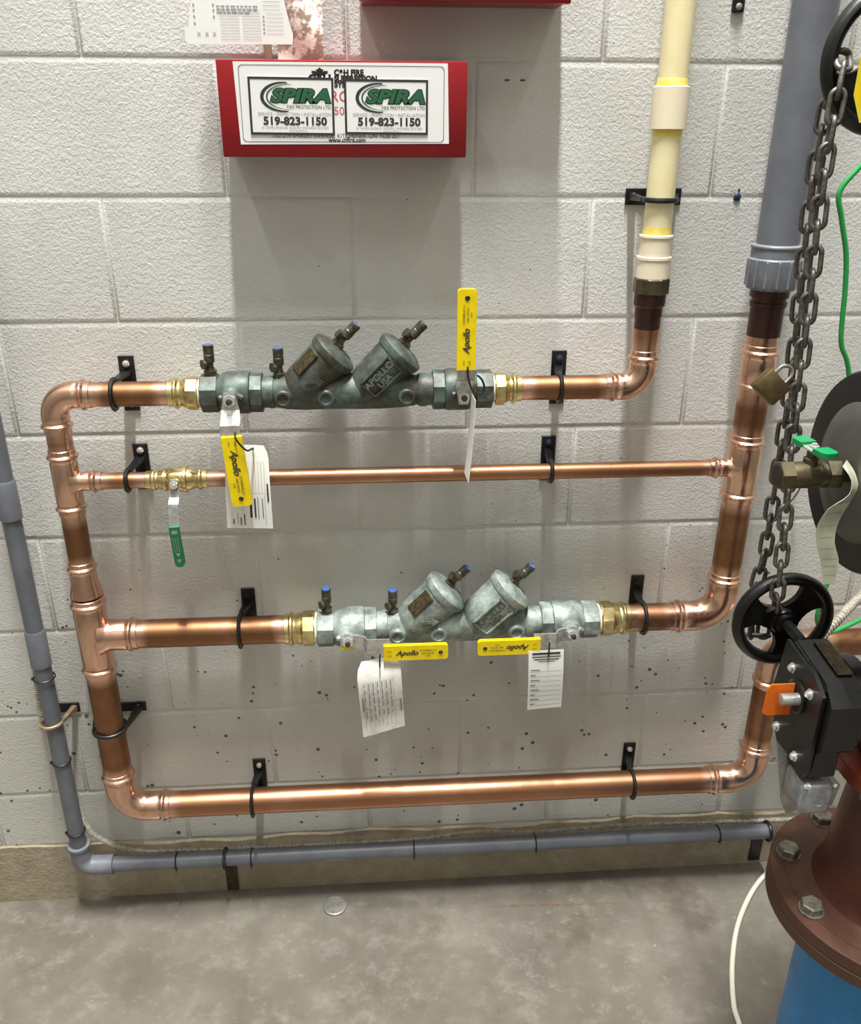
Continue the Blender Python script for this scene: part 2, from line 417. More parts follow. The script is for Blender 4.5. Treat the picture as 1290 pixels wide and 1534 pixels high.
# right riser, from the grey plastic pipe down to the lower valve set
B = thing('copper_pipework', 'right copper riser under the grey plastic pipe, joined by the thin middle pipe', 'copper pipe', pt(XR, ZLOW))
m = MB(); m.lathe(pt(XR, 1.200), Z_, [(0, RB+.0006), (.05, RB+.0006), (.051, RB+.003), (.058, RB+.0035), (.059, RB+.001), (.066, RB+.001), (.067, RB+.005), (.078, RB+.005), (.079, RB+.003), (.085, RB+.003)], 32)
m.build('male_adapter', 'copper_scorched', B)['label'] = 'dark heat-stained adapter at the top of the riser'
pipe(pt(XR, 1.175), pt(XR, 1.205), RB, B)
coupling(pt(XR, 1.185), pt(XR, 1.098), RB, B)
pipe(pt(XR, 1.105), pt(XR, ZM+.055), RB, B)
tee(pt(XR, ZM), Z_, -X_, RB, RM, .066, .066, B)
pipe(pt(XR-.055, ZM), pt(-.066, ZM), RM, B, 'copper_bottom')
pipe(pt(XR, ZM-.058), pt(XR, ZLOW+.09), RB, B)
elbow(pt(XR, ZLOW), Z_, -X_, RB, B, .052, .046)
pipe(pt(XR-.09, ZLOW), pt(.722, ZLOW), RB, B)
# short bend up to the cream pipe
D = thing('copper_pipework', 'short copper pipe and elbow rising from the upper valve set to the cream pipe', 'copper pipe', pt(XC, ZT))
pipe(pt(.486, ZT), pt(XC-.05, ZT), RS, D)
elbow(pt(XC, ZT), Z_, -X_, RS, D, .036, .03)
pipe(pt(XC, ZT+.058), pt(XC, 1.245), RS, D, 'copper_bottom')
m = MB(); m.lathe(pt(XC, 1.215), Z_, [(0, RS+.0006), (.02, RS+.0008), (.021, RS+.0018), (.036, RS+.002), (.04, RS+.0052), (.058, RS+.0052), (.059, RS+.003), (.064, RS+.003)], 32)
m.build('male_adapter', 'copper_scorched', D)['label'] = 'dark heat-stained adapter at the top of the short pipe'

# ------------------------------------------------------------------ plastic pipes
G = thing('grey_plastic_pipe', 'thick grey plastic pipe coming down at upper right onto the right copper riser', 'plastic pipe', pt(XR, 1.28))
MB().lathe(pt(XR, 1.33), Z_, [(0, .0345), (1.75, .0345)], 36).build('pipe', 'grey_pvc', G)
m = MB(); m.lathe(pt(XR, 1.279), Z_, [(0, .036), (.002, .0405), (.010, .0425), (.05, .0435), (.052, .0415), (.0525, .0405), (.068, .0405), (.0695, .042), (.072, .042), (.0735, .0405), (.0745, .035)], 36)
m.build('female_adapter', 'grey_fitting', G)
m = MB()
for i in range(14):
    a = 2*math.pi*i/14; m.box(pt(XR, 1.306)+V((math.cos(a)*.0425, math.sin(a)*.0425, 0)), (.0035, .004, .043), .0008, Matrix.Rotation(a, 3, 'Z'))
o = m.build('adapter_rib', 'grey_fitting', G); o['kind'] = 'stuff'
Cp = thing('cream_plastic_pipe', 'cream plastic pipe with a coupling coming down beside the red box', 'plastic pipe', pt(XC, 1.28))
MB().lathe(pt(XC, 1.345), Z_, [(0, .0228), (1.75, .0228)], 32).build('pipe', 'cream_pipe', Cp)
MB().lathe(pt(XC, 1.527), Z_, [(0, .0265), (.001, .0285), (.060, .0285), (.061, .0265)], 32).build('coupling', 'cream_fitting', Cp)
MB().lathe(pt(XC, 1.587), Z_, [(0, .0240), (.007, .0237), (.012, .0229)], 32).build('glue_ring', 'glue', Cp)
MB().lathe(pt(XC, 1.517), Z_, [(0, .0229), (.005, .0234), (.011, .0240)], 32).build('glue_ring', 'glue', Cp)
MB().lathe(pt(XC, 1.366), Z_, [(0, .0242), (.008, .0236), (.016, .0230)], 32).build('glue_ring', 'glue', Cp)
MB().lathe(pt(XC, 1.299), Z_, [(0, .0265), (.001, .0275), (.030, .0275), (.031, .0288), (.035, .0288), (.036, .0262), (.065, .0262), (.066, .0278), (.069, .0278), (.070, .0262)], 32).build('male_adapter', 'cream_fitting', Cp)
m = MB(); m.lathe(pt(XC, 1.272), Z_, [(0, .0265), (.003, .0300), (.026, .0300), (.029, .0270)], 8, a0=.3); m.build('hex_nut', 'brass_dark', Cp, 20)

# grey conduit: down the left edge, elbow, along the curb
CX, CY, CZ, CR = -.4255, -.052, .045, .0168
K = thing('grey_conduit', 'thin grey plastic conduit down the left edge and along the foot of the wall', 'conduit', (CX, CY, CZ))
MB().lathe((CX, CY, .086), Z_, [(0, CR), (2.2, CR)], 24).build('pipe', 'grey_conduit', K)
MB().lathe((CX, CY, .878), Z_, [(0, CR), (.001, CR+.003), (.07, CR+.003), (.075, CR+.0005)], 24).build('bell_end', 'grey_conduit', K)
MB().lathe((CX, CY, .565), Z_, [(0, CR), (.001, CR+.0025), (.075, CR+.0025), (.08, CR+.0005)], 24).build('bell_end', 'grey_conduit', K)
MB().lathe((CX+.06, CY, CZ), X_, [(0, CR), (1.48, CR)], 24).build('pipe', 'grey_conduit', K)
P = [V((CX, CY, CZ+.062)), V((CX, CY, CZ+.061)), V((CX, CY, CZ+.055)), V((CX, CY, CZ+.054))]; R = [CR+.001, CR+.0062, CR+.0062, CR+.0042]
for i in range(11):
    a = math.pi/2*i/10; P.append(V((CX+.026-.026*math.cos(a), CY, CZ+.026-.026*math.sin(a)))); R.append(CR+.004)
P += [V((CX+.066, CY, CZ)), V((CX+.067, CY, CZ))]; R += [CR+.0042, CR+.001]
MB().tube(P, R, 24).build('elbow', 'grey_fitting', K)
def zip_tie(c, d, label, r=CR+.0014):
    c = V(c); m = MB(); x, y, z = frame(d)
    m.tube([c+(x*math.cos(a)+y*math.sin(a))*r for a in [2*math.pi*i/20 for i in range(20)]], .0022, 6, True, flat=.7)
    h = c+V((0, -r-.0015, 0)) if abs(V(d).z) < .5 else c+V((-r-.001, -.004, 0))
    m.box(h, (.005, .005, .006), .001)
    if abs(V(d).z) < .5: m.box(h+V((.0005, .001, -.009)), (.0022, .0022, .014), .0006)
    o = m.build('cable_tie', 'black_plastic', origin=c); tag(o, label, 'cable tie', 'black ties around the grey conduit')
zip_tie((CX, CY, .536), Z_, 'black tie on the upright conduit above its wall strap', CR+.0032)
zip_tie((CX, CY, .331), Z_, 'black tie on the upright conduit below its wall strap')
zip_tie((CX, CY, .143), Z_, 'black tie on the upright conduit just above the elbow')
for x, l in ((-.223, 'leftmost black tie on the horizontal conduit, nearest the elbow'), (-.060, 'black tie on the horizontal conduit right of the rusty strap'),
             (.300, 'black tie near the middle of the horizontal conduit'), (.575, 'second black tie from the right on the horizontal conduit'), (1.000, 'rightmost black tie on the horizontal conduit beside the rusty flange')):
    zip_tie((x, CY, CZ), X_, l)
def flex(pts, r, name, mat, label, ribs=.0052, n=10):
    P = spline(pts, 24); d = [0]
    for i in range(1, len(P)): d.append(d[-1]+(P[i]-P[i-1]).length)
    out = []; R = []; L = d[-1]; j = 0; N = int(L/ribs*4)
    for i in range(N+1):
        s_ = L*i/N
        while j < len(d)-2 and d[j+1] < s_: j += 1
        t = (s_-d[j])/max(1e-9, d[j+1]-d[j]); out.append(P[j].lerp(P[j+1], t)); R.append(r*(1.0 if i % 4 in (0, 1) else .66))
    m = MB(); m.tube(out, R, n); o = m.build(name, mat, angle=25, origin=pts[0]); return o
o = flex([(-.452, -.02, 2.4), (-.452, -.02, 1.2), (-.452, -.02, .62), (-.455, -.03, .49), (-.453, -.028, .383), (-.435, -.020, .25), (-.418, -.020, .131), (-.387, -.022, .088), (-.32, -.022, .052), (-.2, -.022, .044), (.1, -.022, .042), (.30, -.022, .043), (.45, -.022, .056), (.575, -.022, .048), (.8, -.022, .054), (1.0, -.022, .050), (1.15, -.022, .048), (1.5, -.022, .045)], .0066, 'flexible_cable', 'flex_metal', '')
tag(o, 'pale ribbed metal cable tucked behind the grey conduit', 'cable')

# ------------------------------------------------------------------ pipe hangers on the wall
def hanger(c, r, label, name='pipe_hanger', horizontal=False, hl=.05, hw=.0135, mat='black_steel', dz=0., py=PY, screw='chrome', armmat=None, dx=0.):
    x, z = c; xp = x; x = x+dx; T = thing(name, label, 'pipe hanger', (x, -.002, z), 'black hangers holding the pipes to the wall')
    m = MB(); sz = (hl*2, .004, hw*2) if horizontal else (hw*2, .004, hl*2)
    m.box((xp, -.0028, z+dz), sz, .001); m.build('wall_plate', mat, T)
    m = MB()
    ring = [V((x, py, z))+((X_*math.cos(a)+Y_*math.sin(a)) if horizontal else (Y_*math.cos(a)+Z_*math.sin(a)))*(r+.0042) for a in [2*math.pi*i/32 for i in range(32)]]
    m.tube(ring, .0042, 8, True, flat=.85); m.build('ring', armmat or mat, T)
    m = MB(); e = py+r+.002       # arm from the plate out to the ring
    w0, w1 = hw*.6, .0045
    if horizontal:
        for sg in (1, -1):
            m = MB(); m.add([(xp+sg*hl*.62, -.004, z-.0055), (xp+sg*hl*.62, -.004, z+.0055), (xp+sg*hl*.90, -.004, z+.0055), (xp+sg*hl*.90, -.004, z-.0055),
                   (x+sg*(r+.001), py+.004, z-.003), (x+sg*(r+.001), py+.004, z+.003), (x+sg*(r+.008), py+.004, z+.003), (x+sg*(r+.008), py+.004, z-.003)],
                  [(0, 1, 2, 3), (4, 7, 6, 5), (0, 4, 5, 1), (1, 5, 6, 2), (2, 6, 7, 3), (3, 7, 4, 0)]); m.build('arm', armmat or mat, T)
    else:
        t = .003
        for sg in (1, -1):
            zz = z+sg*(r*.55); z0 = z+sg*hl*.42
            m = MB(); m.add([(xp-w0, -.004, z0-t), (xp+w0, -.004, z0-t), (xp+w0, -.004, z0+t), (xp-w0, -.004, z0+t),
                   (x-w1, py+r*.75, zz+sg*r*.35-t), (x+w1, py+r*.75, zz+sg*r*.35-t), (x+w1, py+r*.75, zz+sg*r*.35+t), (x-w1, py+r*.75, zz+sg*r*.35+t)],
                  [(0, 1, 2, 3), (4, 7, 6, 5), (0, 4, 5, 1), (1, 5, 6, 2), (2, 6, 7, 3), (3, 7, 4, 0)]); m.build('arm', armmat or mat, T)
    for sg in (1, -1):
        q = V((xp+sg*hl*.72, -.005, z+dz)) if horizontal else V((xp, -.005, z+dz+sg*hl*.72))
        m = MB(); m.lathe(q, -Y_, [(0, .0062), (.002, .0062), (.0022, .0048), (.0058, .0046), (.0066, .003)], 12); m.build('screw', screw, T)
    return T
hanger((-.198, ZT), RS, 'black hanger on the upper pipe left of the upper valve set', dx=-0.008)
hanger((.5695, ZT), RS, 'black hanger on the upper pipe right of the upper valve set', screw='blue_anchor', dx=-.012)
hanger((-.194, ZM), RM, 'black hanger on the thin middle pipe left of the green lever', hl=.045, dx=-0.01)
hanger((.560, ZM), RM, 'black hanger on the thin middle pipe right of centre', hl=.045, screw='blue_anchor', dx=-.008)
hanger((-.024, ZLOW), RB, 'black hanger on the lower pipe left of the lower valve set', screw='black_steel', hl=.055, dx=-.009)
hanger((.761, ZLOW), RB, 'black hanger on the lower pipe right of the lower valve set', screw='black_steel', hl=.058, dx=-.006)
hanger((-.033, ZBOT), RB, 'black hanger at the left of the bottom copper pipe', hl=.053, dx=-.008)
hanger((.786, ZBOT), RB, 'black hanger at the right of the bottom copper pipe', hl=.053, dx=-.012)
hanger((XC+.010, 1.423), .0228, 'black strap across the cream plastic pipe', horizontal=True, hl=.048, dx=-.010, dz=.0)
hanger((XL, .424), RB, 'black hanger around the left copper riser near its foot', horizontal=True, hl=.055, hw=.011)
hanger((-.43, .428), CR, 'tan and black strap around the upright grey conduit', horizontal=True, hl=.042, hw=.011, py=CY, armmat='tan_steel')
T = thing('conduit_strap', 'rusty strap under the horizontal conduit at its left', 'strap', (-.112, -.006, -.02))
MB().box((-.118, -.0065, -.035), (.026, .004, .125), .001).build('wall_plate', 'rusty_strap', T)
MB().tube([V((-.118, CY, CZ))+(Y_*math.cos(a)+Z_*math.sin(a))*(CR+.0042) for a in [2*math.pi*i/24 for i in range(24)]], .0036, 8, True).build('ring', 'rusty_strap', T)
MB().box((-.118, -.022, CZ-.012), (.008, .03, .006), .001).build('arm', 'rusty_strap', T)
T = thing('conduit_strap', 'black strap at the right end of the horizontal conduit, next to the rusty flange', 'strap', (1.118, -.006, -.02))
MB().box((1.125, -.0065, -.03), (.028, .004, .12), .001).build('wall_plate', 'black_steel', T)
MB().tube([V((1.118, CY, CZ))+(Y_*math.cos(a)+Z_*math.sin(a))*(CR+.0042) for a in [2*math.pi*i/24 for i in range(24)]], .004, 8, True).build('ring', 'black_steel', T)
MB().box((1.118, -.022, CZ-.012), (.008, .03, .006), .001).build('arm', 'black_steel', T)

# ------------------------------------------------------------------ double check valve assemblies
C45 = math.sqrt(.5)
def test_cock(mb, p, d, side, k=1.0):
    # one small bleed cock: hex base, stem, screw sticking out sideways
    p, d, side = V(p), V(d).normalized(), V(side)
    mb.lathe(p, d, [(0, .0115), (.009, .0115), (.0095, .0085), (.012, .0085)], 6)
    mb.lathe(p+d*.011, d, [(0, .0062), (.010, .0062), (.012, .0088), (.024, .0092), (.026, .0078), (.0262, .0088), (.040, .0092)], 16)
    mb.lathe(p+d*.020, side, [(0, .006), (.009, .006), (.0095, .0085), (.014, .0085)], 10)
    return p+d*.0512
def grip_poly(L, w, r=.006, n=5):
    out = [(0, -w), (0, w)]
    for i in range(n+1):
        a = math.pi/2*(1-i/n); out.append((L-r+r*math.cos(a), w-r+r*math.sin(a)))
    for i in range(n+1):
        a = -math.pi/2*i/n; out.append((L-r+r*math.cos(a), -w+r+r*math.sin(a)))
    return out[::-1]
def lever(T, nut, d, grip0, L, wid, gm, ink, up_side, words, twist=0.):
    # nut: stem centre on the valve front; d: direction the lever points; grip0: where the vinyl starts
    nut, d, grip0 = V(nut), V(d).normalized(), V(grip0); s_ = V((0, -1, 0)).cross(d).normalized()
    m = MB(); h = wid*.95
    l0 = (grip0-nut).dot(d)
    y1 = nut.y; y2 = grip0.y
    path = [(-.013, y1), (.016, y1), (.030, y1-(y1-y2)*.35), (.036, y2), (l0+.012, y2)]
    rows = []
    for t, y in path:
        p = nut+d*t; p.y = y; hw = h if t > .02 else h*.92
        if t < 0: hw = h*.55
        rows.append([p+s_*hw*q for q in (-1, -.33, .33, 1)])
    m.sheet(rows, .003); m.build('lever_plate', 'steel', T, 30)
    dd = (Matrix.Rotation(twist, 3, 'Y') @ d).normalized(); ss = V((0, -1, 0)).cross(dd).normalized()
    m = MB(); o = V((grip0.x, y2+.003, grip0.z))
    m.prism(grip_poly(L, wid), o, dd, -ss, .0085) if False else m.prism([(a, b) for a, b in grip_poly(L, wid)[::-1]], o+V((0, 0, 0)), dd, dd.cross(V((0, -1, 0))) * -1, .0085)
    g = m.build('grip', gm, T, 40)
    f0 = V((o.x, y2-.0062, o.z))
    m = MB(); m.lathe(f0+dd*(L-.014), V((0, -1, 0)), [(0, .0042), (.0006, .0036)], 14); m.build('hang_hole', 'plate_dark', g)
    if words:
        tx = dd if up_side > 0 else -dd; ty = V((0, -1, 0)).cross(tx)
        m = MB(); c = f0+dd*(L*.45)
        text(m, words[0], wid*.95, c-tx*L*.09, tx, ty, shear=.4, bold=.0004)
        text(m, words[1], wid*.36, c+tx*L*.24+ty*wid*.30, tx, ty); text(m, words[2], wid*.34, c+tx*L*.24-ty*wid*.10, tx, ty); text(m, 'USA', wid*.30, c+tx*L*.24-ty*wid*.45, tx, ty)
        text(m, words[3], wid*.28, c-tx*L*.36+ty*wid*.25, tx, ty); text(m, words[3], wid*.28, c-tx*L*.36-ty*wid*.35, tx, ty)
        m.build('lettering', ink, g)
    return g
def stem_nut(T, p):
    p = V(p); m = MB()
    m.lathe(p, -Y_, [(0, .0105), (.006, .0105), (.0062, .006), (.007, .006)], 6); m.build('stem_nut', 'chrome', T, 25)
    m = MB(); m.lathe(p+V((0, -.006, 0)), -Y_, [(0, .0052), (.007, .005), (.0075, .0035)], 12); m.build('stem', 'bronze_cock', T)
def brass_adapter(T, x0, x1, z, r, hex_side):
    # press x MPT brass adapter: hexagon beside the valve, bead towards the pipe
    L = abs(x1-x0); d = X_ if x1 > x0 else -X_; m = MB()
    m.lathe(pt(x0, z), d, bead_profile(r)+[(L*.52, r+.0045), (L*.56, r+.002)], 28)
    m.lathe(pt(x0, z)+d*(L*.55), d, [(0, r+.003), (.002, r+.0075), (L*.34, r+.0075), (L*.36, r+.004)], 8, a0=.39)
    m.lathe(pt(x0, z)+d*(L*.78), d, [(0, r+.002), (L*.22, r+.002)], 24)
    m.build('adapter', 'brass', T)
    m = MB(); m.lathe(pt(x0, z)+d*(L*.94), d, [(0, r+.0028), (L*.06, r+.0032)], 24); m.build('thread_tape', 'tape', T)
def backflow(x0, x1, z, s_, mat, label, loc_cap, rpipe, brx):
    """x0..x1: outer faces of the two ball valves."""
    T = thing('backflow_preventer', label, 'valve', pt(x0, z))
    brass_adapter(T, brx[0], x0, z, rpipe, 1); brass_adapter(T, brx[1], x1, z, rpipe, -1)
    Lv = .1146*s_; Lb = (x1-x0)-2*Lv
    for side in (0, 1):
        p0 = pt(x0, z) if side == 0 else pt(x1, z); d = X_ if side == 0 else -X_
        m = MB()
        m.lathe(p0, d, [(0, .031*s_), (.0015, .0335*s_), (Lv*.25, .0335*s_), (Lv*.255, .030*s_)], 8, a0=.39)
        m.lathe(p0, d, [(Lv*.24, .029*s_), (Lv*.27, .030*s_), (Lv*.34, .0345*s_), (Lv*.40, .0362*s_), (Lv*.68, .0362*s_), (Lv*.72, .0345*s_), (Lv*.73, .030*s_)], 32)
        m.lathe(p0, d, [(Lv*.72, .0325*s_), (Lv*.735, .0342*s_), (Lv*.90, .0342*s_), (Lv*.91, .032*s_)], 8, a0=.39)
        m.lathe(p0, d, [(Lv*.90, .027*s_), (Lv*1.02, .027*s_)], 28)
        # bonnet for the stem
        c = p0+d*(Lv*.47); m.lathe(c, -Y_, [(.02*s_, .019*s_), (.036*s_, .019*s_), (.040*s_, .014*s_), (.047*s_, .0135*s_)], 20)
        # stop ears beside the stem
        m.box(c+V((.016*s_, -.041*s_, .004)), (.014, .010, .010), .003, Matrix.Rotation(.5, 3, 'Y')); m.box(c+V((-.016*s_, -.040*s_, .002)), (.010, .010, .010), .003)
        m.build('ball_valve', mat, T)
    # cast body with two inclined check barrels
    bx = x0+Lv; m = MB(); r = .0275*s_
    m.lathe(pt(bx, z), X_, [(0, r*1.02), (.008*s_, r*1.02), (.009*s_, r*.95), (.016*s_, r*1.0), (.03*s_, r*1.10), (.06*s_, r*1.15), (.10*s_, r*1.12), (.15*s_, r*1.15), (.19*s_, r*1.15), (.225*s_, r*1.08), (.245*s_, r*1.0), (.252*s_, r*.92), (.258*s_, r*1.05), (Lb, r*1.05)], 36)
    for k, fx in enumerate((.046, .159)):
        o = pt(bx+fx*s_, z); d = V((C45, 0, C45))
        m.lathe(o, d, [(-.012*s_, .026*s_), (.004*s_, .0335*s_), (.02*s_, .0365*s_), (.045*s_, .0375*s_), (.084*s_, .038*s_)], 36)
        m.lathe(o, d, [(.083*s_, .036*s_), (.0835*s_, .0405*s_), (.090*s_, .0425*s_), (.096*s_, .0425*s_), (.099*s_, .040*s_), (.104*s_, .030*s_), (.105*s_, .018*s_), (.107*s_, .012*s_)], 36)
    m.build('body', mat, T)
    for bxx in (.025, .097, .234):
        m = MB(); p = pt(bx+bxx*s_, z-.004); 
        m.lathe(p, -Y_, [(.018*s_, .0155*s_), (.033*s_, .0150*s_), (.0355*s_, .0128*s_), (.0358*s_, .0095*s_), (.033*s_, .0085*s_), (.0325*s_, .002)], 20); m.build('plug', mat, T)
    # bleed cocks
    for px_, dz in ((x0+.018*s_, .031*s_), (bx+.0185*s_, .024*s_)):
        m = MB(); e = test_cock(m, pt(px_, z+dz), Z_, V((-.8, -.6, 0))); o = m.build('test_cock', 'bronze_cock', T)
        m = MB(); m.lathe(e, Z_, [(0, .0078), (.0014, .0074), (.0015, .005), (.0003, .0045)], 14); m.build('cap', loc_cap, o)
    for k, fx in enumerate((.046, .159)):
        d = V((C45, 0, C45)); m = MB(); o = pt(bx+fx*s_, z)+d*(.104*s_)+V((-.004, 0, .004))*s_
        e = test_cock(m, o, d, V((-.7, -.3, .7)).normalized()); o = m.build('test_cock', 'bronze_cock', T)
        m = MB(); m.lathe(e, d, [(0, .0078), (.0014, .0074), (.0015, .005), (.0003, .0045)], 14); m.build('cap', loc_cap if (k == 0 or s_ > 1) else 'bronze_cock', o)
    # raised marks: flow arrow on the first barrel, framed lettering on the second, nameplate up on the first
    d = V((C45, 0, C45)); q = V((-C45, 0, C45)); front = V((0, -1, 0))
    c = pt(bx+.046*s_, z)+d*(.048*s_)+front*(.0372*s_)
    m = MB(); arrow = [(-.016, -.003), (.002, -.003), (.002, -.008), (.014, 0), (.002, .008), (.002, .003), (-.016, .003)]
    a1 = pt(bx+.046*s_, z)+V((.036, 0, .026))*s_+front*(.0362*s_)
    m.prism([(a*s_, b*s_) for a, b in arrow], a1, X_, Z_, .0025, .002); m.build('flow_arrow', mat, T)
    c = pt(bx+.159*s_, z)+d*(.046*s_)+front*(.0368*s_)
    tx = V((C45, 0, C45)); ty = V((-C45, 0, C45)); m = MB()
    W, H, e = .0315*s_, .0165*s_, .0022*s_
    for (cx_, cy_, sx_, sy_) in ((0, H, W*2+e, e), (0, -H, W*2+e, e), (W, 0, e, H*2+e), (-W, 0, e, H*2+e)):
        m.prism([(cx_-sx_/2, cy_-sy_/2), (cx_+sx_/2, cy_-sy_/2), (cx_+sx_/2, cy_+sy_/2), (cx_-sx_/2, cy_+sy_/2)], c, tx, ty, .0022, .012)
    m.build('raised_frame', mat, T)
    m = MB(); mm = MB(); text(mm, 'APOLLO', .0165*s_, c+ty*.0055*s_, tx, ty, bold=.0003); text(mm, 'USA', .0150*s_, c-ty*.0085*s_, tx, ty, bold=.0003)
    N = len(mm.v); m.add([p+front*.0020 for p in mm.v], mm.f); m.build('lettering', 'bronze_letter_'+mat, T)
    # nameplate strapped on top of the first barrel
    cpt = pt(bx+.046*s_, z)+d*(.055*s_)
    nrm = (q*.72+front*.69).normalized(); side = d.cross(nrm).normalized()
    m = MB(); m.box(cpt+nrm*(.0388*s_), (.046*s_, .0235*s_, .003), .0008, Matrix((d, side, nrm)).transposed()); npl = m.build('nameplate', 'plate_dark', T)
    m = MB(); 
    for i in range(4): m.box(cpt+nrm*(.0388*s_+.0016)+side*((i-1.5)*.0045*s_)+d*(random.uniform(-.004, .004)), ((.03-.004*(i % 2))*s_, .0012, .0004), 0, Matrix((d, side, nrm)).transposed())
    m.build('lettering', 'brass_dark', npl)
    return T, bx
plain('bronze_letter_bronze_dark', '5f6b64', .6); plain('bronze_letter_bronze_pale', '3e4541', .6)  # letters toned off the body to stand in for light on embossed edges
U, ubx = backflow(-.0599, .4382, ZT, 1.0, 'bronze_dark', 'dark green-brown bronze double check valve set on the upper copper pipe', 'blue_cap_dull', RS, (-.1153, .4896))
W, wbx = backflow(.1141, .6624, ZLOW, 1.1, 'bronze_pale', 'pale green weathered bronze double check valve set on the lower copper pipe', 'blue_cap', RB, (.0508, .727))
WORDS = ('Apollo', 'CONBRACO', '600 WOG', 'CSA')
# upper left lever hangs down, upper right lever stands up, lower two lie level
stem_nut(U, (-.0064, PY-.0485, ZT)); lever(U, (-.0064, PY-.050, ZT), -Z_, (-.0045, -.146, 1.058), .124, .0172, 'yellow_vinyl', 'ink', 1, WORDS, -.07)
stem_nut(U, (.3843, PY-.0485, ZT)); lever(U, (.3843, PY-.050, ZT), Z_, (.3835, -.146, 1.166), .130, .0155, 'yellow_vinyl', 'ink', 1, WORDS, .0)
stem_nut(W, (.1734, PY-.053, ZLOW)); MB().box((.172, PY-.050, ZLOW-.014), (.026, .006, .012), .002).build('vinyl_scrap', 'yellow_vinyl', W); lever(W, (.1734, PY-.0545, ZLOW), X_, (.240, -.146, .627), .121, .0158, 'yellow_vinyl', 'ink', 1, WORDS, 0)
stem_nut(W, (.603, PY-.053, ZLOW)); lever(W, (.603, PY-.0545, ZLOW), -X_, (.536, -.146, .631), .119, .0158, 'yellow_vinyl', 'ink', 1, WORDS, .0)

# small press ball valve on the middle pipe
T = thing('ball_valve', 'small brass ball valve with hanging green lever on the thin middle pipe', 'valve', pt(-.117, ZM))
m = MB(); m.lathe(pt(-.172, ZM), X_, bead_profile(RM, .0035)+[(.030, RM+.004), (.032, RM+.0065), (.036, RM+.0065), (.037, RM+.003), (.040, RM+.006), (.044, RM+.0085), (.066, RM+.0085), (.067, RM+.0098), (.072, RM+.0098), (.073, RM+.006), (.080, RM+.0045)]+[(.108-t, q) for t, q in reversed(bead_profile(RM, .0035))], 32)
m.lathe(pt(-.1175, ZM), -Y_, [(.015, .010), (.026, .010), (.027, .0075), (.034, .0075)], 16)
m.build('body', 'brass', T)
m = MB()
rows = []
for t, y in ((-.010, -.106), (.012, -.106), (.022, -.110), (.030, -.122), (.035, -.124), (.072, -.124), (.078, -.127), (.09, -.127)):
    hw = .0085 if -.005 < t else .006
    rows.append([V((-.1175-.0045*max(0, t)/.09+q*hw, y, ZM+.003-t)) for q in (-1, -.33, .33, 1)])
m.sheet(rows, .0022); m.build('lever_plate', 'steel', T, 30)
m = MB(); gd = V((-.02+.0, 0, -1)).normalized(); gd = V((.045, 0, -1)).normalized()
m.prism(grip_poly(.078, .0088, .0085)[::-1], V((-.121, -.1245, .888)), gd, gd.cross(V((0, -1, 0)))*-1, .0065)
g = m.build('grip', 'green_vinyl', T)
m = MB(); f0 = V((-.121, -.1313, .888)); sd = V((0, -1, 0)).cross(gd)
for i in range(3): bar(m, f0+gd*.020, gd, sd, 0, -.005+i*.004, .028, .0009)
bar(m, f0+gd*.006, gd, sd, 0, -.005, .007, .010)
for c in (.054, .066): m.add([f0+gd*(c-.004)-sd*.0045, f0+gd*(c-.004)+sd*.0045, f0+gd*(c+.004)], [(0, 1, 2)])
m.build('lettering', 'zinc', g)
m = MB(); m.lathe((-.1175, -.1065, ZM+.003), -Y_, [(0, .0078), (.005, .0078), (.0052, .004), (.0085, .004)], 6); m.build('stem_nut', 'chrome', T, 25)

# ------------------------------------------------------------------ paper tags
def paper_tag(name, label, tl, tr, br, bl, mat, curl, clip, prints, tie):
    tl, tr, br, bl = map(V, (tl, tr, br, bl)); R, Cn = 14, 7
    def at(u, v):
        p = tl.lerp(tr, u).lerp(bl.lerp(br, u), v)
        return p+V((0, -1, 0))*curl(u, v)
    T = thing(name, label, 'tag', at(.5, 0), 'paper tags on the valves'); m = MB(); rows = []
    for i in range(R):
        v = i/(R-1); row = []
        for j in range(Cn):
            u = j/(Cn-1)
            if clip and v < .10: k = clip*(1-v/.10); u = k+(1-2*k)*u
            row.append(at(u, v))
        rows.append(row)
    m.sheet(rows, .0005); m.build('sheet', mat, T, 60)
    m = MB(); ln = [at(.5, .5), (tr-tl).normalized()]
    nrm = (bl-tl).cross(tr-tl).normalized()
    if nrm.y > 0: nrm = -nrm
    for (u0, v0, u1, v1) in prints:
        K = 8; vertical = (v1-v0) > (u1-u0)*.6
        for q in range(K):
            if vertical: a0, a1, b0, b1 = u0, u1, v0+(v1-v0)*q/K, v0+(v1-v0)*(q+1)/K
            else: a0, a1, b0, b1 = u0+(u1-u0)*q/K, u0+(u1-u0)*(q+1)/K, v0, v1
            m.add([at(a0, b0)+nrm*.0011, at(a1, b0)+nrm*.0011, at(a1, b1)+nrm*.0011, at(a0, b1)+nrm*.0011], [(0, 3, 2, 1)])
    m.build('print', 'ink_pale' if mat == 'paper_worn' else 'ink', T)
    if tie:
        m = MB(); m.tube(spline(tie, 6), .0016, 8); m.build('tie', 'black_plastic', T)
        e = V(tie[-1]); 
    return T
pr = []
rnd = random.Random(3)
for i in range(8):
    u = .10+i*.10; pr.append((u, .22, u+.005, .92))
    if i < 7:
        v = .24
        while v < .75:
            l = rnd.uniform(.02, .12); pr.append((u+.03, v, u+.055, min(.8, v+l))); v += l+rnd.uniform(.01, .05)
pr += [(.06, .42, .10, .62), (.93, .55, .965, .75), (.72, .56, .95, .565)]
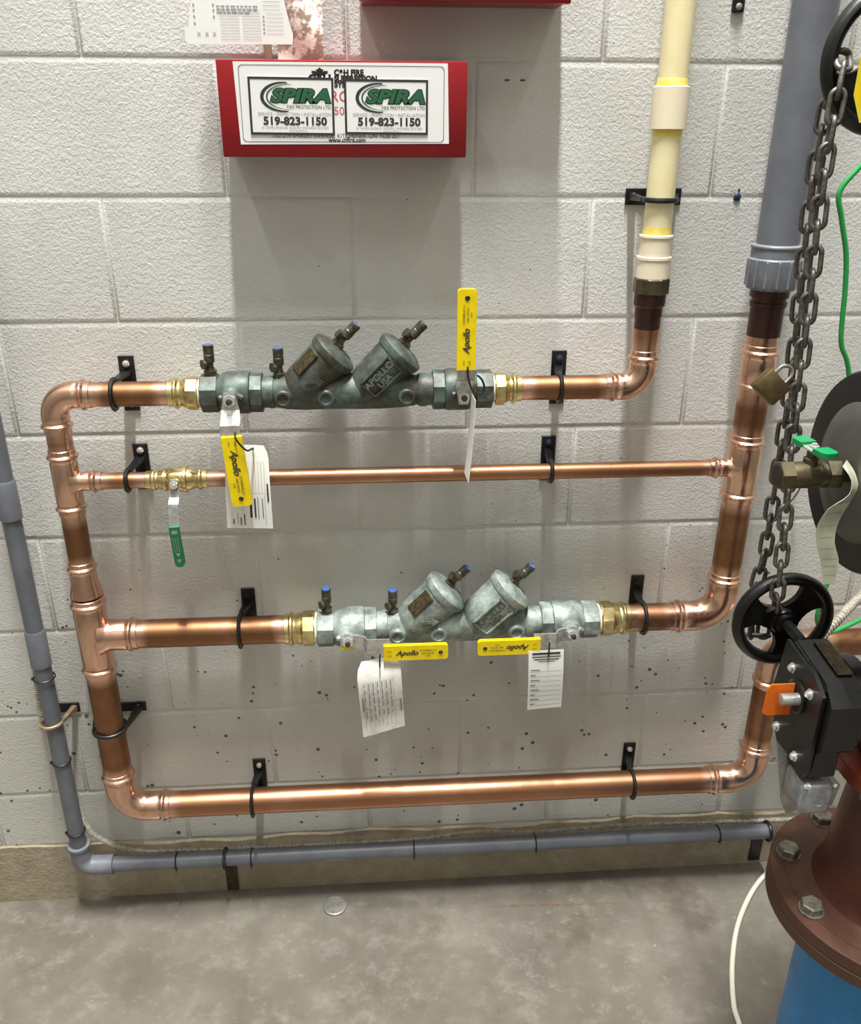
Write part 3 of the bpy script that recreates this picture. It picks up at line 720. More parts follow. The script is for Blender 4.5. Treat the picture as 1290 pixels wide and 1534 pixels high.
paper_tag('paper_tag', 'creased white tag with handwriting hanging under the lower left lever', (.188, -.150, .606), (.271, -.147, .611), (.279, -.150, .452), (.197, -.152, .436), 'paper_worn',
          lambda u, v: .006*math.sin(v*5)+.004*math.cos(u*3) - .010*max(0, .14-v)*7, .12, pr,
          [(.2335, -.153, .628), (.2325, -.158, .620), (.2322, -.160, .606), (.2322, -.150, .600), (.2325, -.147, .612)])
pr = [(.10, .03, .90, .06), (.10, .09, .92, .105), (.16, .13, .86, .145), (.28, .165, .74, .175)]
for i in range(8): v = .30+i*.085; pr.append((.06, v, .20 if i % 2 else .32, v+.012)); pr.append((.06, v+.03, .94, v+.034))
paper_tag('paper_tag', 'plain rectangular printed tag hanging under the lower right lever', (.514, -.152, .622), (.582, -.150, .622), (.586, -.150, .488), (.519, -.150, .484), 'paper',
          lambda u, v: .003*math.sin(v*4), 0, pr, [(.553, -.152, .640), (.552, -.157, .632), (.5515, -.158, .615), (.5525, -.151, .607)])
pr = []
for i in range(7): pr.append((.46+i*.07, .18, .464+i*.07, .55))
pr += [(.10, .56, .95, .563), (.92, .44, .955, .66)]
for u, wd, a, b in ((.52, .05, .62, .86), (.62, .035, .62, .86), (.70, .012, .60, .88), (.80, .015, .62, .86), (.86, .006, .58, .95), (.14, .02, .88, .95), (.30, .02, .86, .96), (.38, .02, .82, .96), (.24, .008, .80, .95)): pr.append((u, a, u+wd, b))
paper_tag('paper_tag', 'white tag tucked behind the hanging yellow lever of the upper valve set', (-.022, -.120, 1.036), (.050, -.112, 1.030), (.050, -.124, .879), (-.030, -.124, .881), 'paper',
          lambda u, v: .004*math.sin(v*3.5)+.003*u, .10, pr, [(.002, -.150, 1.066), (.004, -.158, 1.058), (.012, -.158, 1.045), (.020, -.150, 1.034), (.026, -.128, 1.030), (.025, -.120, 1.024)])
# edge-on tag on the upper right lever
T = thing('paper_tag', 'white tag seen edge-on hanging from the upright yellow lever', 'tag', (.398, -.15, 1.10), 'paper tags on the valves')
m = MB(); rows = []
for i in range(10):
    v = i/9; rows.append([V((.3955-.003*v-.006*v*v+.0015*q, -.128-.05*q-.004*v, 1.122-.142*v)) for q in (0, .33, .66, 1)])
m.sheet(rows, .0006); m.build('sheet', 'paper', T, 60)
m = MB(); m.tube(spline([(.386, -.150, 1.172), (.388, -.155, 1.150), (.396, -.158, 1.132), (.408, -.157, 1.128), (.414, -.156, 1.136), (.410, -.155, 1.150), (.402, -.153, 1.158)], 6), .0018, 8); m.build('tie', 'black_plastic', T)

# ------------------------------------------------------------------ red boxes, tag and strip at the top
def red_box(x0, x1, z0, z1, yf, label):
    T = thing('red_box', label, 'box', ((x0+x1)/2, -.001, z0), 'red metal cabinets on the wall')
    m = MB(); m.box(((x0+x1)/2, (yf-.001)/2+.004, (z0+z1)/2), (x1-x0-.006, -yf-.008, z1-z0-.006), .0015); m.build('case', 'red_paint', T)
    m = MB(); m.box(((x0+x1)/2, yf+.004, (z0+z1)/2), (x1-x0, .012, z1-z0), .0025, seg=2); m.build('door', 'red_paint', T)
    return T
bxY = -.088
RBX = red_box(.0125, .3835, 1.4855, 1.6185, bxY, 'red metal cabinet with white stickers above the upper valve set')
RB2 = red_box(.2235, .534, 1.695, 1.83, bxY, 'red cabinet cut off by the top edge of the picture')
fy = bxY-.0022
def rrect(x0, z0, x1, z1, r, n=5):
    out = []
    for cx_, cz_, a0 in ((x1-r, z1-r, 0), (x0+r, z1-r, 90), (x0+r, z0+r, 180), (x1-r, z0+r, 270)):
        for i in range(n+1):
            a = math.radians(a0+90*i/n); out.append((cx_+r*math.cos(a), cz_+r*math.sin(a)))
    return out
m = MB(); lx0, lx1, lz0, lz1 = .0385, .3555, 1.5035, 1.6155
m.prism([(lx0-.001, lz1), (lx0+.002, lz0), (lx1+.001, lz0+.002), (lx1-.002, lz1)], (0, fy, 0), X_, Z_, .0006)
lab = m.build('sign_plate', 'label_white', RBX); lab['label'] = 'white sign plate on the cabinet door'
fy2 = fy-.0010
m = MB()
outr = rrect(lx0+.006, lz0+.0035, lx1-.007, lz1-.004, .006); inr = rrect(lx0+.0068, lz0+.0043, lx1-.0078, lz1-.0048, .0055); n_ = len(outr)
m.add([(a, fy2, b) for a, b in outr]+[(a, fy2, b) for a, b in inr], [(i, (i+1) % n_, n_+(i+1) % n_, n_+i) for i in range(n_)])
text(m, '102-214 SHIRLEY AVENUE, KITCHENER, ON  N2B 2E1', .0082, ((lx0+lx1)/2-.012, fy2, 1.5158), X_, Z_)
text(m, 'www.chfire.com', .0085, ((lx0+lx1)/2+.004, fy2, 1.5102), X_, Z_, bold=.0002)
text(m, 'C&H FIRE', .0105, (.1845, fy2, 1.6018), X_, Z_, 'LEFT', bold=.0006)
text(m, 'SUPPRESSION', .0105, (.1845, fy2, 1.5938), X_, Z_, 'LEFT', bold=.0006)
text(m, 'SYSTEMS', .0105, (.1845, fy2, 1.5858), X_, Z_, 'LEFT', bold=.0006)
text(m, 'C&H', .0165, (.1630, fy2, 1.5925), X_, Z_, bold=.0009)
leaf = [(0, 0), (.6, -.05), (4.2, -.5), (3.9, .6), (7.2, 2.6), (6.2, 3.2), (7, 5), (4.8, 4.6), (4.3, 5.4), (2.6, 3.6), (3.2, 7), (1.9, 6.4), (0, 9)]
poly = [(a*.0016*1.12, b*.00115) for a, b in leaf]+[(-a*.0016*1.12, b*.00115) for a, b in leaf[::-1] if a > 0]
m.add([(.1635+a, fy2, 1.5985+b) for a, b in poly], [tuple(range(len(poly)))])
m.build('lettering', 'ink_black', lab)
m = MB(); text(m, 'RG', .021, (.1915, fy2, 1.5695), X_, Z_); text(m, '50:', .016, (.1920, fy2, 1.5500), X_, Z_)
m.build('red_lettering', 'ink_red', lab)
m = MB()
def sticker(x0, z0, x1, z1, tilt):
    M = Matrix.Translation(V(((x0+x1)/2, 0, (z0+z1)/2))) @ Matrix.Rotation(tilt, 4, 'Y'); y0 = fy-.0016; w_, h_ = (x1-x0)/2, (z1-z0)/2
    a = MB(M); a.prism([(-w_, -h_), (w_, -h_), (w_, h_), (-w_, h_)], (0, y0+.0004, 0), X_, Z_, .0006); st = a.build('sticker', 'label_white', RBX); st['label'] = 'white company sticker with a dark border'
    a = MB(M); y1 = y0-.0006; e = .0033
    for q in ((-w_, -h_, w_, -h_+e), (-w_, h_-e, w_, h_), (-w_, -h_+e, -w_+e, h_-e), (w_-e, -h_+e, w_, h_-e)): a.add([(q[0], y1, q[1]), (q[2], y1, q[1]), (q[2], y1, q[3]), (q[0], y1, q[3])], [(0, 1, 2, 3)])
    text(a, '519-823-1150', .0150, (.004, y1, -.0205), X_, Z_, bold=.0006, xs=1.12)
    text(a, 'FIRE PROTECTION LTD.', .0066, (.026, y1, -.0010), X_, Z_, xs=.95); text(a, 'SPIRA', .0245, (.0125, y1+.0001, .0135), X_, Z_, shear=.25, bold=.0022, xs=1.42)
    # crescent swoosh
    out = []; inn = []
    for i in range(25):
        t = math.radians(82+196*i/24); out.append((-.012+.034*math.cos(t), .0125+.0205*math.sin(t))); 
        inn.append((-.0085+.0325*math.cos(t), .0125+.0185*math.sin(t)+.0*(i)))
    a.add([(p, y1, q) for p, q in out+inn], [(i, i+1, 26+i, 25+i) for i in range(24)])
    a.build('lettering', 'ink', st)
    a = MB(M); y2 = y1-.0003
    text(a, 'SPIRA', .0245, (.0125, y2, .0135), X_, Z_, shear=.25, bold=.0011, xs=1.42)
    a.add([(p+.0035*(1), y1-.0001, q*.93+.001) for p, q in [(x_, z_) for x_, z_ in inn]]+[(p+.0058, y1-.0001, q*.9+.0012) for p, q in inn], [(i, i+1, 26+i, 25+i) for i in range(24)])
    a.build('green_lettering', 'ink_green', st)
    a = MB(M); text(a, 'SERVICE \u2022 INSPECTION \u2022 INSTALLATION', .0062, (.004, y1, -.0108), X_, Z_, xs=.98); text(a, '81 HAYES AVENUE, GUELPH, ONTARIO, N1E 5V9', .0046, (.004, y1, -.0292), X_, Z_); text(a, 'www.spirafire.ca', .0040, (.008, y1, -.0332), X_, Z_)
    a.build('small_print', 'ink_pale', st)
sticker(.0570, 1.5170, .1830, 1.5955, .006); sticker(.1985, 1.5180, .3240, 1.5935, .004)
# inspection tag above the box
T = thing('inspection_tag', 'white printed inspection tag hanging above the red cabinet, cut off at the top', 'tag', (.045, -.06, 1.64))
Pq = [(-.030, 1.6395), (.124, 1.6405), (.1255, 1.654), (.121, 1.668), (.1135, 1.702), (.100, 1.735), (.088, 1.76), (.0, 1.76), (-.012, 1.72), (-.0225, 1.685), (-.026, 1.662), (-.0325, 1.6615), (-.0325, 1.6445)]
MB().prism(Pq, (0, -.060, 0), X_, Z_, .0006).build('sheet', 'label_white', T)
m = MB(); o_ = (0, -.0612, 0)
for c0, c1 in ((.020, .048), (.052, .079)):
    for i in range(11): bar(m, o_, X_, Z_, c0, 1.6455+i*.0038, c1-c0, .0005)
for i in range(9): bar(m, o_, X_, Z_, .087-.004*(i > 5), 1.6535+i*.0052, .025, .0005); bar(m, o_, X_, Z_, .082, 1.6542+i*.0052, .003, .0018) if i < 5 else None
m.build('form_lines', 'ink_pale', T)
m = MB()
for i, z_ in enumerate((1.688, 1.684, 1.680)):
    x_ = .016
    while x_ < .07-.012*(i == 2): l = random.uniform(.003, .008); bar(m, o_, X_, Z_, x_, z_, l, .0017); x_ += l+.0018
for z_ in (1.689, 1.682, 1.674, 1.665): bar(m, o_, X_, Z_, -.018, z_, .0026, .0024); bar(m, o_, X_, Z_, .0105, z_, .0024, .0028) if z_ > 1.67 else None
text(m, 'X', .0085, (-.012, -.0612, 1.6525), X_, Z_); text(m, 'X', .0085, (-.0005, -.0612, 1.6525), X_, Z_); text(m, 'X', .0085, (.0105, -.0612, 1.6525), X_, Z_)
m.build('print', 'ink_pale', T)
m = MB(); rows = []
for i in range(14):
    v = i/13; rows.append([V((.098+.004*v*(1-q)+.070*q-.0*v, -.026+.006*math.sin(v*9+q*4), 1.62+.20*v)) for q in (0, .25, .5, .75, 1)])
m.sheet(rows, .002); o = m.build('plastic_sleeve', 'pink_plastic', angle=60, origin=(.13, -.02, 1.62)); tag(o, 'crinkled pinkish plastic sleeve behind the tag above the red cabinet', 'sleeve')
o = MB().box((.0835, -.020, 1.70), (.0105, .012, .160), .001).build('wooden_stick', 'tan_wood', origin=(.0835, -.02, 1.62)); tag(o, 'narrow tan stick showing between the tag and the red cabinet', 'stick')

# ------------------------------------------------------------------ small things on wall and floor
T = thing('wall_anchor', 'small blue anchor screw in the block wall right of the cream pipe', 'screw', (.860, 0, 1.422))
MB().lathe((.860, .001, 1.422), -Y_, [(0, .006), (.003, .0065), (.004, .005), (.005, .003)], 12).build('head', 'blue_anchor', T)
MB().lathe((.862, .001, 1.433), -Y_, [(0, .002), (.002, .002)], 8).build('pin', 'black_steel', T)
T = thing('wall_clip', 'small black clip with a screw on the wall at the top edge between the pipes', 'clip', (.818, -.003, 1.705))
MB().box((.818, -.004, 1.712), (.020, .006, .032), .002).build('plate', 'black_steel', T)
MB().lathe((.818, -.006, 1.704), -Y_, [(0, .0055), (.003, .005), (.004, .003)], 10).build('screw', 'zinc', T)
for x in (.455, .480):  # raised dark dots stand in for holes in the block
    o = MB().lathe((x, .002, 1.598), -Y_, [(0, .0018), (.0035, .0018), (.0036, .001)], 8).lathe((x+.004, .002, 1.598), -Y_, [(0, .0015), (.0035, .0015), (.0036, .001)], 8).build('wall_hole_dot', 'black_steel', origin=(x, 0, 1.598))
    tag(o, 'tiny pair of dark holes drawn as raised dots right of the red cabinet, the %s pair' % ('nearer' if x < .47 else 'farther'), 'pin', 'tiny dark hole dots right of the red cabinet')
T = thing('floor_cleanout', 'small round metal cleanout cover set in the concrete floor', 'cover', (.1185, -.068, FZ))
MB().lathe((.1185, -.068, FZ-.004), Z_, [(0, .0268), (.0098, .0268), (.0104, .0258), (.0104, .0236), (.0090, .0228)], 36).build('ring', 'zinc', T)
MB().lathe((.1185, -.068, FZ+.0006), Z_, [(0, .0006), (.0004, .008), (.0016, .0155), (.0036, .0215), (.0042, .0232)], 36).build('cover', 'disc_metal', T)
MB().lathe((.1200, -.078, FZ+.0018), Z_, [(0, .0038), (.0012, .0036)], 12).build('screw', 'plate_dark', T)
o = MB().tube(spline([(1.30, .0, -.03), (1.22, -.012, -.06), (1.161, -.03, FZ+.006), (1.09, -.09, FZ+.0055), (1.018, -.18, FZ+.0055), (.966, -.277, FZ+.0055), (.932, -.37, FZ+.0055), (.925, -.42, FZ+.0055), (.905, -.52, FZ+.0055), (.865, -.62, FZ+.0055), (.84, -.80, FZ+.0055)], 10), .0055, 10).build('white_cable', 'white_cable', origin=(1.02, -.18, FZ))
tag(o, 'white cable curving across the floor in front of the rusty flange', 'cable')
o = MB().tube(spline([(1.06, -.13, 1.62), (1.02, -.145, 1.52), (.987, -.15, 1.478), (.961, -.15, 1.440), (.972, -.15, 1.40), (.990, -.15, 1.347), (1.000, -.15, 1.29), (1.005, -.15, 1.241), (1.012, -.15, 1.20), (1.035, -.15, 1.15), (1.065, -.15, 1.0), (1.076, -.15, .877), (1.079, -.15, .78), (1.070, -.15, .71), (1.075, -.145, .66), (1.12, -.12, .62), (1.2, -.09, .63)], 8), .0042, 10).build('green_wire', 'green_wire', origin=(1.0, -.15, 1.3))
tag(o, 'green insulated wire wandering down the wall at the far right', 'wire')

# ------------------------------------------------------------------ the big riser at the right
RX, RY = 1.0, -.60
T = thing('flanged_riser', 'rusty red flanged riser on a blue pipe at the lower right corner', 'riser', (RX, RY, FZ))
MB().lathe((RX, RY, FZ), Z_, [(0, .105), (.53, .105)], 64).build('blue_pipe', 'blue_paint', T)
MB().lathe((RX, RY, .421), Z_, [(0, .1690), (.002, .1715), (.021, .1715), (.0225, .1690)], 72).build('lower_flange', 'rust_flange', T)
MB().lathe((RX, RY, .4435), Z_, [(0, .1690), (.0015, .1715), (.022, .1715), (.024, .1695), (.0245, .150), (.026, .149)], 72).build('middle_flange', 'rust_flange', T)
MB().lathe((RX, RY, .4695), Z_, [(0, .1100), (.008, .1045), (.03, .0990), (.07, .0950), (.12, .0920), (.165, .0880), (.23, .0860)], 64).build('neck', 'red_primer', T)
MB().lathe((RX, RY, .690), Z_, [(0, .1195), (.002, .1215), (.022, .1215), (.024, .1195)], 64).build('upper_flange', 'orange_red', T)
def hexbolt(p, d, r=.0165, h=.013, mat='bolt_grey', tw=0.):
    m = MB(); m.lathe(p, d, [(0, r*1.12), (.002, r*1.12)], 20); m.lathe(V(p)+V(d)*.002, d, [(0, r), (h*.85, r), (h, r*.86)], 6, a0=tw); return m.build('bolt', mat, T, 25)
for i in range(8):
    a = math.radians(22.5+45*i-8.0); c = V((RX+.1445*math.cos(a), RY+.1445*math.sin(a), 0))
    hexbolt(c+V((0, 0, .4685)), Z_, tw=i*.7)
    m = MB(); m.lathe(c+V((0, 0, .401)), Z_, [(0, .009), (.006, .009), (.0061, .0165), (.02, .0165)], 6); m.build('nut', 'bolt_grey', T, 25)
for i in range(8):
    a = math.radians(22.5+45*i); c = V((RX+.104*math.cos(a), RY+.104*math.sin(a), 0))
    m = MB(); m.lathe(c+V((0, 0, .690)), -Z_, [(0, .0135), (.014, .0135), (.0142, .009), (.024, .0085)], 6); m.build('nut', 'bolt_grey', T, 25)
    hexbolt(c+V((0, 0, .714)), Z_, .0125, .012, 'zinc')
MB().lathe((RX, RY, .714), Z_, [(0, .0845), (1.3, .0845)], 48).build('upper_pipe', 'red_primer', T)
# branch of the riser to the left, closed by a grooved cap
MB().lathe((RX, RY, 1.150), -X_, [(0, .0845), (.135, .0845)], 48).build('branch', 'red_primer', T)
T = thing('pipe_end_cap', 'large round grey end cap in a black clamp ring at the right edge', 'pipe cap', (.83, -.60, 1.15))
m = MB(); m.lathe((.90, -.60, 1.150), -X_, [(0, .100), (.001, .116), (.015, .121), (.04, .1245), (.070, .1245), (.088, .1225), (.093, .1195), (.0945, .1155)], 64); m.build('clamp_ring', 'rubber', T)
m = MB(); m.lathe((.90, -.60, 1.150), -X_, [(0, .08), (.085, .1150), (.092, .1150), (.094, .1135), (.0945, .1095), (.088, .1060), (.0875, .098), (.0925, .095), (.0920, .088), (.0965, .083), (.1005, .060), (.1015, .03), (.102, .001)], 64); m.build('end_cap', 'cap_grey', T)
# drain valve screwed into the cap
T = thing('ball_valve', 'dull brass drain valve with bright green butterfly handle on the grey end cap', 'valve', (.75, -.60, 1.1495))
p0 = V((.7085, -.600, 1.1495)); m = MB(); k = .82
m.lathe(p0, X_, [(0, .0165*k), (.001*k, .0215*k), (.002*k, .0225*k), (.020*k, .0225*k), (.021*k, .0195*k)], 6, a0=.2)
m.lathe(p0, X_, [(.020*k, .0190*k), (.034*k, .0200*k), (.046*k, .0200*k), (.047*k, .018*k), (.062*k, .018*k), (.063*k, .0195*k), (.070*k, .0195*k), (.072*k, .018*k)], 28)
m.lathe(p0, X_, [(.071*k, .0185*k), (.072*k, .0225*k), (.092*k, .0225*k), (.093*k, .0195*k)], 6, a0=.2)
m.lathe(p0+V((.047*k, 0, 0)), Z_, [(.012*k, .0105*k), (.026*k, .0105*k), (.027*k, .007*k), (.036*k, .007*k)], 16)
m.lathe(p0, X_, [(.09*k, .0105), (.100, .0105)], 20)
m.build('body', 'brass_dark', T, 25)
m = MB(); m.lathe(p0-V((.0002, 0, 0)), -X_, [(0, .0130), (.0004, .0125)], 24); m.build('bore', 'black_iron', T)
hc = p0+V((.040, 0, .031)); hd = V((.16, -.98, 0)).normalized(); hs = V((-hd.y, hd.x, 0))
m = MB(); rows = []
for t, z_ in ((-.022, .004), (-.013, .003), (-.007, .0), (.007, 0), (.013, .003), (.022, .004)): rows.append([hc+hd*t+hs*q*.0075+V((0, 0, z_*.6)) for q in (-1, -.3, .3, 1)])
m.sheet(rows, -.002); m.build('handle_plate', 'chrome', T)
for sg in (1, -1):
    m = MB(); poly = [(a, b) for a, b in grip_poly(.022, .0105, .007)]
    m.prism(poly[::-1], hc+hd*(sg*.011)+V((0, 0, .0005)), hd*sg, V((0, 0, 1)).cross(hd*sg), .0065); m.build('grip', 'green_vinyl_bright', T)
m = MB(); m.lathe(hc+V((0, 0, .001)), Z_, [(0, .006), (.005, .006), (.0052, .0035), (.0075, .0035)], 6); m.build('stem_nut', 'chrome', T, 25)
m = MB(); m.tube(spline([(.752, -.585, 1.137), (.748, -.58, 1.115), (.736, -.575, 1.09), (.728, -.57, 1.07)], 6), .0009, 6); m.build('seal_wire', 'wire_steel', T)
# twisted tag hanging from the drain valve
m = MB(); rows = []
cl = [(.783, -.612, 1.168, .010, .9), (.790, -.624, 1.155, .010, .9), (.790, -.630, 1.138, .009, .6), (.776, -.630, 1.120, .014, .2), (.768, -.628, 1.095, .0125, 0), (.770, -.628, 1.072, .0105, -.15), (.779, -.628, 1.050, .0105, -.25), (.782, -.628, 1.035, .0095, -.3), (.785, -.628, 1.015, .006, -.3)]
pts = spline([V(c[:3]) for c in cl], 3)
for i, p in enumerate(pts):
    f_ = i/(len(pts)-1)*(len(cl)-1); k = min(int(f_), len(cl)-2); t = f_-k; wd = cl[k][3]*(1-t)+cl[k+1][3]*t; an = cl[k][4]*(1-t)+cl[k+1][4]*t
    dv = V((math.cos(an), math.sin(an), .1)); rows.append([p+dv*wd*q for q in (-1, -.33, .33, 1)])
m.sheet(rows, .0005); T = thing('paper_tag', 'greenish curled tag hanging from the drain valve on the grey end cap', 'tag', (.78, -.63, 1.17), 'paper tags on the valves')
m.build('sheet', 'tag_green', T, 60)
m = MB()
for i in range(8, len(rows)-2, 2):
    r0, r1 = rows[i], rows[i+1]; m.add([r0[0].lerp(r0[3], .12)+V((0, -.0016, 0)), r0[0].lerp(r0[3], .88)+V((0, -.0016, 0)), r0[0].lerp(r0[3], .88)+V((0, -.0016, -.0012)), r0[0].lerp(r0[3], .12)+V((0, -.0016, -.0012))], [(0, 1, 2, 3)])
m.build('print', 'ink_pale', T)

# ------------------------------------------------------------------ butterfly valves with gear operators
def handwheel(parent, c, R, mat, spokes=(45, 165, 285)):
    c = V(c); m = MB(); n = 48
    ring = [c+(X_*math.cos(a)+Z_*math.sin(a))*(R-.0105) for a in [2*math.pi*i/n for i in range(n)]]
    m.tube(ring, .0105, 12, True, flat=.85); wh = m.build('handwheel', mat, parent)
    m = MB(); m.lathe(c+V((0, .012, 0)), -Y_, [(0, .019), (.004, .022), (.018, .022), (.024, .019), (.0245, .015), (.030, .014)], 28); m.build('hub', mat, wh)
    for a in spokes:
        a = math.radians(a); u = X_*math.cos(a)+Z_*math.sin(a); v = Z_*math.cos(a)-X_*math.sin(a)
        prof = [(.014, .019), (.022, .0165), (.030, .0155), (.038, .0165), (.046, .0200), (.054, .0265), (.062, .033)]
        poly = [(t, -h) for t, h in prof]+[(t, h) for t, h in prof[::-1]]
        m = MB(); m.prism(poly, c+V((0, .005, 0)), u, v, .010); m.build('spoke', mat, wh)
    return wh
T = thing('gear_valve', 'black gear-operated butterfly valve with handwheel and orange flag at the right edge', 'valve', (.86, -.60, .80))
WX, WY, WZ = .817, -.48, .876
handwheel(T, (WX, WY, WZ), .0765, 'black_iron')
MB().lathe((WX, WY+.01, WZ), -Y_, [(0, .0078), (.075, .0078)], 20).build('shaft', 'black_steel', T)
# mounting plate facing left
m = MB(); poly = [(-.540, .880), (-.528, .80), (-.548, .745), (-.566, .722), (-.640, .722), (-.650, .74), (-.650, .86), (-.620, .876)]
m.prism([(a, b) for a, b in poly], (.796, 0, 0), Y_, Z_, .005); m.build('mounting_plate', 'black_steel', T)
for y_, z_ in ((-.569, .852), (-.559, .746), (-.617, .740), (-.622, .846)):
    m = MB(); m.lathe((.796, y_, z_), -X_, [(0, .0075), (.0015, .0075), (.0016, .0055), (.0050, .0052), (.0068, .003)], 12); m.build('bolt', 'chrome', T)
m = MB(); m.lathe((.796, -.592, .822), -X_, [(0, .024), (.003, .024), (.005, .021), (.0052, .012)], 32); m.build('cover_boss', 'black_steel', T)
# housing with sloping top, and the round gear case behind it
m = MB(); poly = [(-.545, .772), (-.652, .772), (-.664, .785), (-.664, .852), (-.640, .876), (-.552, .886), (-.545, .880)]
m.prism(poly[::-1], (.803, 0, 0), Y_, Z_, .043); m.build('housing', 'black_iron', T)
m = MB(); m.prism([(-.553, .884), (-.612, .877), (-.640, .862), (-.640, .790), (-.622, .790), (-.622, .858), (-.605, .869), (-.553, .876)][::-1], (.800, 0, 0), Y_, Z_, .008); m.build('raised_edge', 'black_steel', T)
m = MB(); m.lathe((.845, -.600, .822), X_, [(0, .056), (.003, .060), (.022, .060), (.026, .056), (.028, .045), (.07, .040)], 56); m.build('gear_case', 'black_iron', T)
m = MB(); m.box((.834, -.594, .8835), (.022, .070, .0022), .0006, Matrix.Rotation(.115, 3, 'X')); npl = m.build('nameplate', 'plate_dark', T)
m = MB()
for i in range(4): m.box((.8275+i*.0044, -.594, .8848), (.0011, .052-.006*(i % 2), .0005), 0, Matrix.Rotation(.115, 3, 'X'))
m.build('lettering', 'brass_dark', npl)
m = MB(); m.box((.823, -.617, .748), (.038, .056, .048), .003); m.build('lower_bracket', 'black_iron', T)
# stem and orange position flag
MB().lathe((.796, -.604, .826), -X_, [(0, .0105), (.003, .0105), (.0032, .0085), (.029, .0085), (.0295, .0075)], 24).build('stem', 'steel', T)
m = MB(); m.prism([(.752, .796), (.757, .792), (.790, .792), (.790, .842), (.758, .842), (.753, .836)], (0, -.590, 0), X_, Z_, .0025); fl_ = m.build('position_flag', 'orange_paint', T)
MB().lathe((RX, RY, .715), Z_, [(0, .088), (.004, .090), (.17, .090), (.174, .088)], 48).build('wafer_body', 'orange_red', T)
T = thing('junction_box', 'grey cast junction box with round knockout under the gear valve', 'junction box', (.82, -.61, .68))
m = MB(); m.box((.820, -.624, .690), (.046, .052, .050), .006, seg=3); m.build('body', 'cast_grey', T)
m = MB(); m.lathe((.823, -.6495, .690), -Y_, [(0, .0105), (.0008, .0105), (.0009, .0092), (.0003, .0090)], 24); m.build('knockout', 'cast_grey', T)
m = MB(); m.prism([(.777, .752), (.803, .640), (.812, .622), (.879, .633), (.884, .670), (.861, .697), (.806, .717)], (0, -.596, 0), X_, Z_, .003); m.build('back_plate', 'zinc', T)
for x_, z_ in ((.800, .7165), (.841, .7165)):
    m = MB(); m.lathe((x_, -.650, z_), -Y_, [(0, .0035), (.002, .0033), (.003, .002)], 10); m.build('screw', 'chrome', T)
o = flex([(.93, -.42, .72), (.960, -.35, .746), (1.019, -.30, .764), (1.081, -.25, .776), (1.16, -.2, .80), (1.3, -.16, .85)], .0085, 'flexible_conduit', 'flex_metal', '', .0085, 12)
tag(o, 'ribbed metal conduit behind the gear valve at the right edge', 'conduit')
# upper valve of the same kind: only its wheel and flag show
T = thing('gear_valve', 'upper black handwheel with yellow flag at the top right corner', 'valve', (.86, -.60, 1.55))
handwheel(T, (.817, -.48, 1.600), .0815, 'black_iron', (100, 220, 340))
MB().lathe((.817, -.47, 1.600), -Y_, [(0, .0085), (.09, .0085)], 20).build('shaft', 'black_steel', T)
m = MB(); m.box((.866, -.60, 1.58), (.08, .14, .18), .01, seg=2); m.build('housing', 'black_iron', T)
m = MB(); m.prism([(-.550, 1.620), (-.550, 1.562), (-.572, 1.535), (-.650, 1.535), (-.650, 1.620)][::-1], (.745, 0, 0), Y_, Z_, .003); m.build('position_flag', 'yellow_paint', T)
MB().lathe((.83, -.60, 1.575), -X_, [(0, .0085), (.09, .0085)], 20).build('stem', 'steel', T)

# ------------------------------------------------------------------ chain and padlock
T = thing('steel_chain', 'grey steel chain looped between the upper and lower handwheels', 'chain', (.77, -.48, .82))
loop = [(.752, -.503, 1.565), (.751, -.503, 1.482), (.758, -.503, 1.377), (.764, -.503, 1.28), (.770, -.503, 1.176), (.777, -.505, 1.082), (.783, -.508, .995), (.788, -.506, .935), (.797, -.492, .902), (.800, -.462, .872), (.806, -.455, .835), (.796, -.452, .822), (.786, -.452, .845), (.783, -.452, .907), (.787, -.453, .972), (.784, -.455, 1.065), (.782, -.456, 1.162), (.777, -.456, 1.271), (.769, -.456, 1.372), (.763, -.456, 1.48), (.764, -.457, 1.555), (.764, -.466, 1.598), (.760, -.488, 1.603)]
P = spline(loop, 20, True); P.append(P[0]); acc = [0]
for i in range(1, len(P)): acc.append(acc[-1]+(P[i]-P[i-1]).length)
N = int(round(acc[-1]/.0272)); N -= N % 2; pitch = acc[-1]/N
lk = []
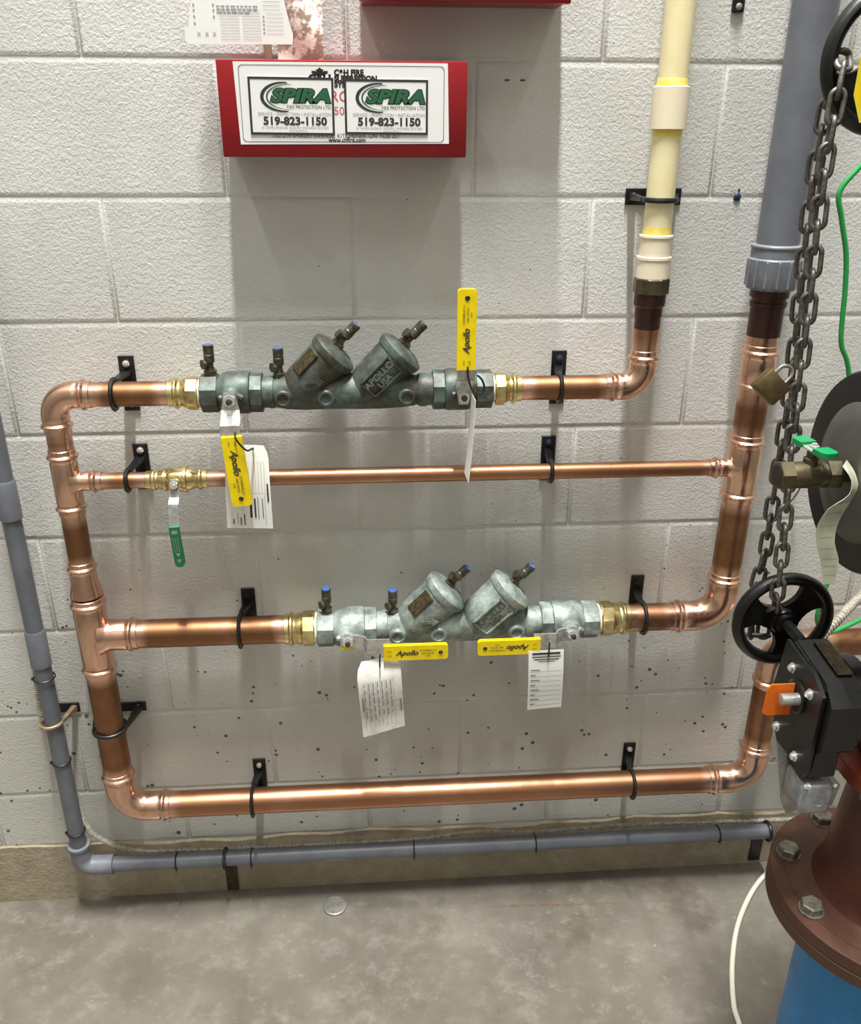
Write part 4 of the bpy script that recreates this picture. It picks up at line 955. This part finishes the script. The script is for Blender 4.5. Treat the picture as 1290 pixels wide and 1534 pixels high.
for sgn in (1, -1):
    for i in range(9):
        a = -math.pi/2+math.pi*i/8; lk.append(V((sgn*(.0105+.0078*math.cos(a)), sgn*.0078*math.sin(a), 0)))
mb = MB(); mb.tube(lk, .0031, 8, True)
lme = bpy.data.meshes.new('chain_link'); lme.from_pydata([tuple(p) for p in mb.v], [], mb.f); lme.update(); lme.shade_smooth(); lme.materials.append(MATS['chain_steel'])
def at_len(s_):
    s_ %= acc[-1]
    for i in range(len(acc)-1):
        if acc[i+1] >= s_: return P[i].lerp(P[i+1], (s_-acc[i])/max(1e-9, acc[i+1]-acc[i]))
    return P[-1]
upv = V((.35, -1, .1))
for i in range(N):
    a, b = at_len(i*pitch), at_len((i+1)*pitch); d = (b-a).normalized(); c = (a+b)/2
    y = (upv-d*upv.dot(d)).normalized(); z = d.cross(y)
    ang = math.radians(-52+(90 if i % 2 else 0)+random.uniform(-14, 14)); y2, z2 = y*math.cos(ang)+z*math.sin(ang), z*math.cos(ang)-y*math.sin(ang)
    o = bpy.data.objects.new('chain_link', lme); COL.objects.link(o); o.parent = T
    M = Matrix((d, y2, z2)).transposed().to_4x4(); M.translation = c-T.location; o.matrix_local = M
T = thing('padlock', 'dull brass padlock hooked through the steel chain in front of the right copper riser', 'padlock', (.714, -.53, 1.24))
ax = V((.72, .12, .68)).normalized(); bx_ = V((.66, -.25, -.70)); bx_ = (bx_-ax*bx_.dot(ax)).normalized(); cx_ = ax.cross(bx_)
m = MB(); m.box((.714, -.535, 1.240), (.030, .036, .020), .003, Matrix((ax, bx_, cx_)).transposed(), 2); m.build('body', 'brass_lock', T)
o0 = V((.714, -.535, 1.240))+ax*.015
m = MB(); m.tube([o0-bx_*.009+ax*-.002, o0-bx_*.009+ax*.006]+[o0-bx_*(.009*math.cos(a))+ax*(.008+.010*math.sin(a)) for a in [math.pi*i/8 for i in range(1, 8)]]+[o0+bx_*.009+ax*.006, o0+bx_*.009-ax*.002], .0023, 10); m.build('shackle', 'bolt_grey', T)
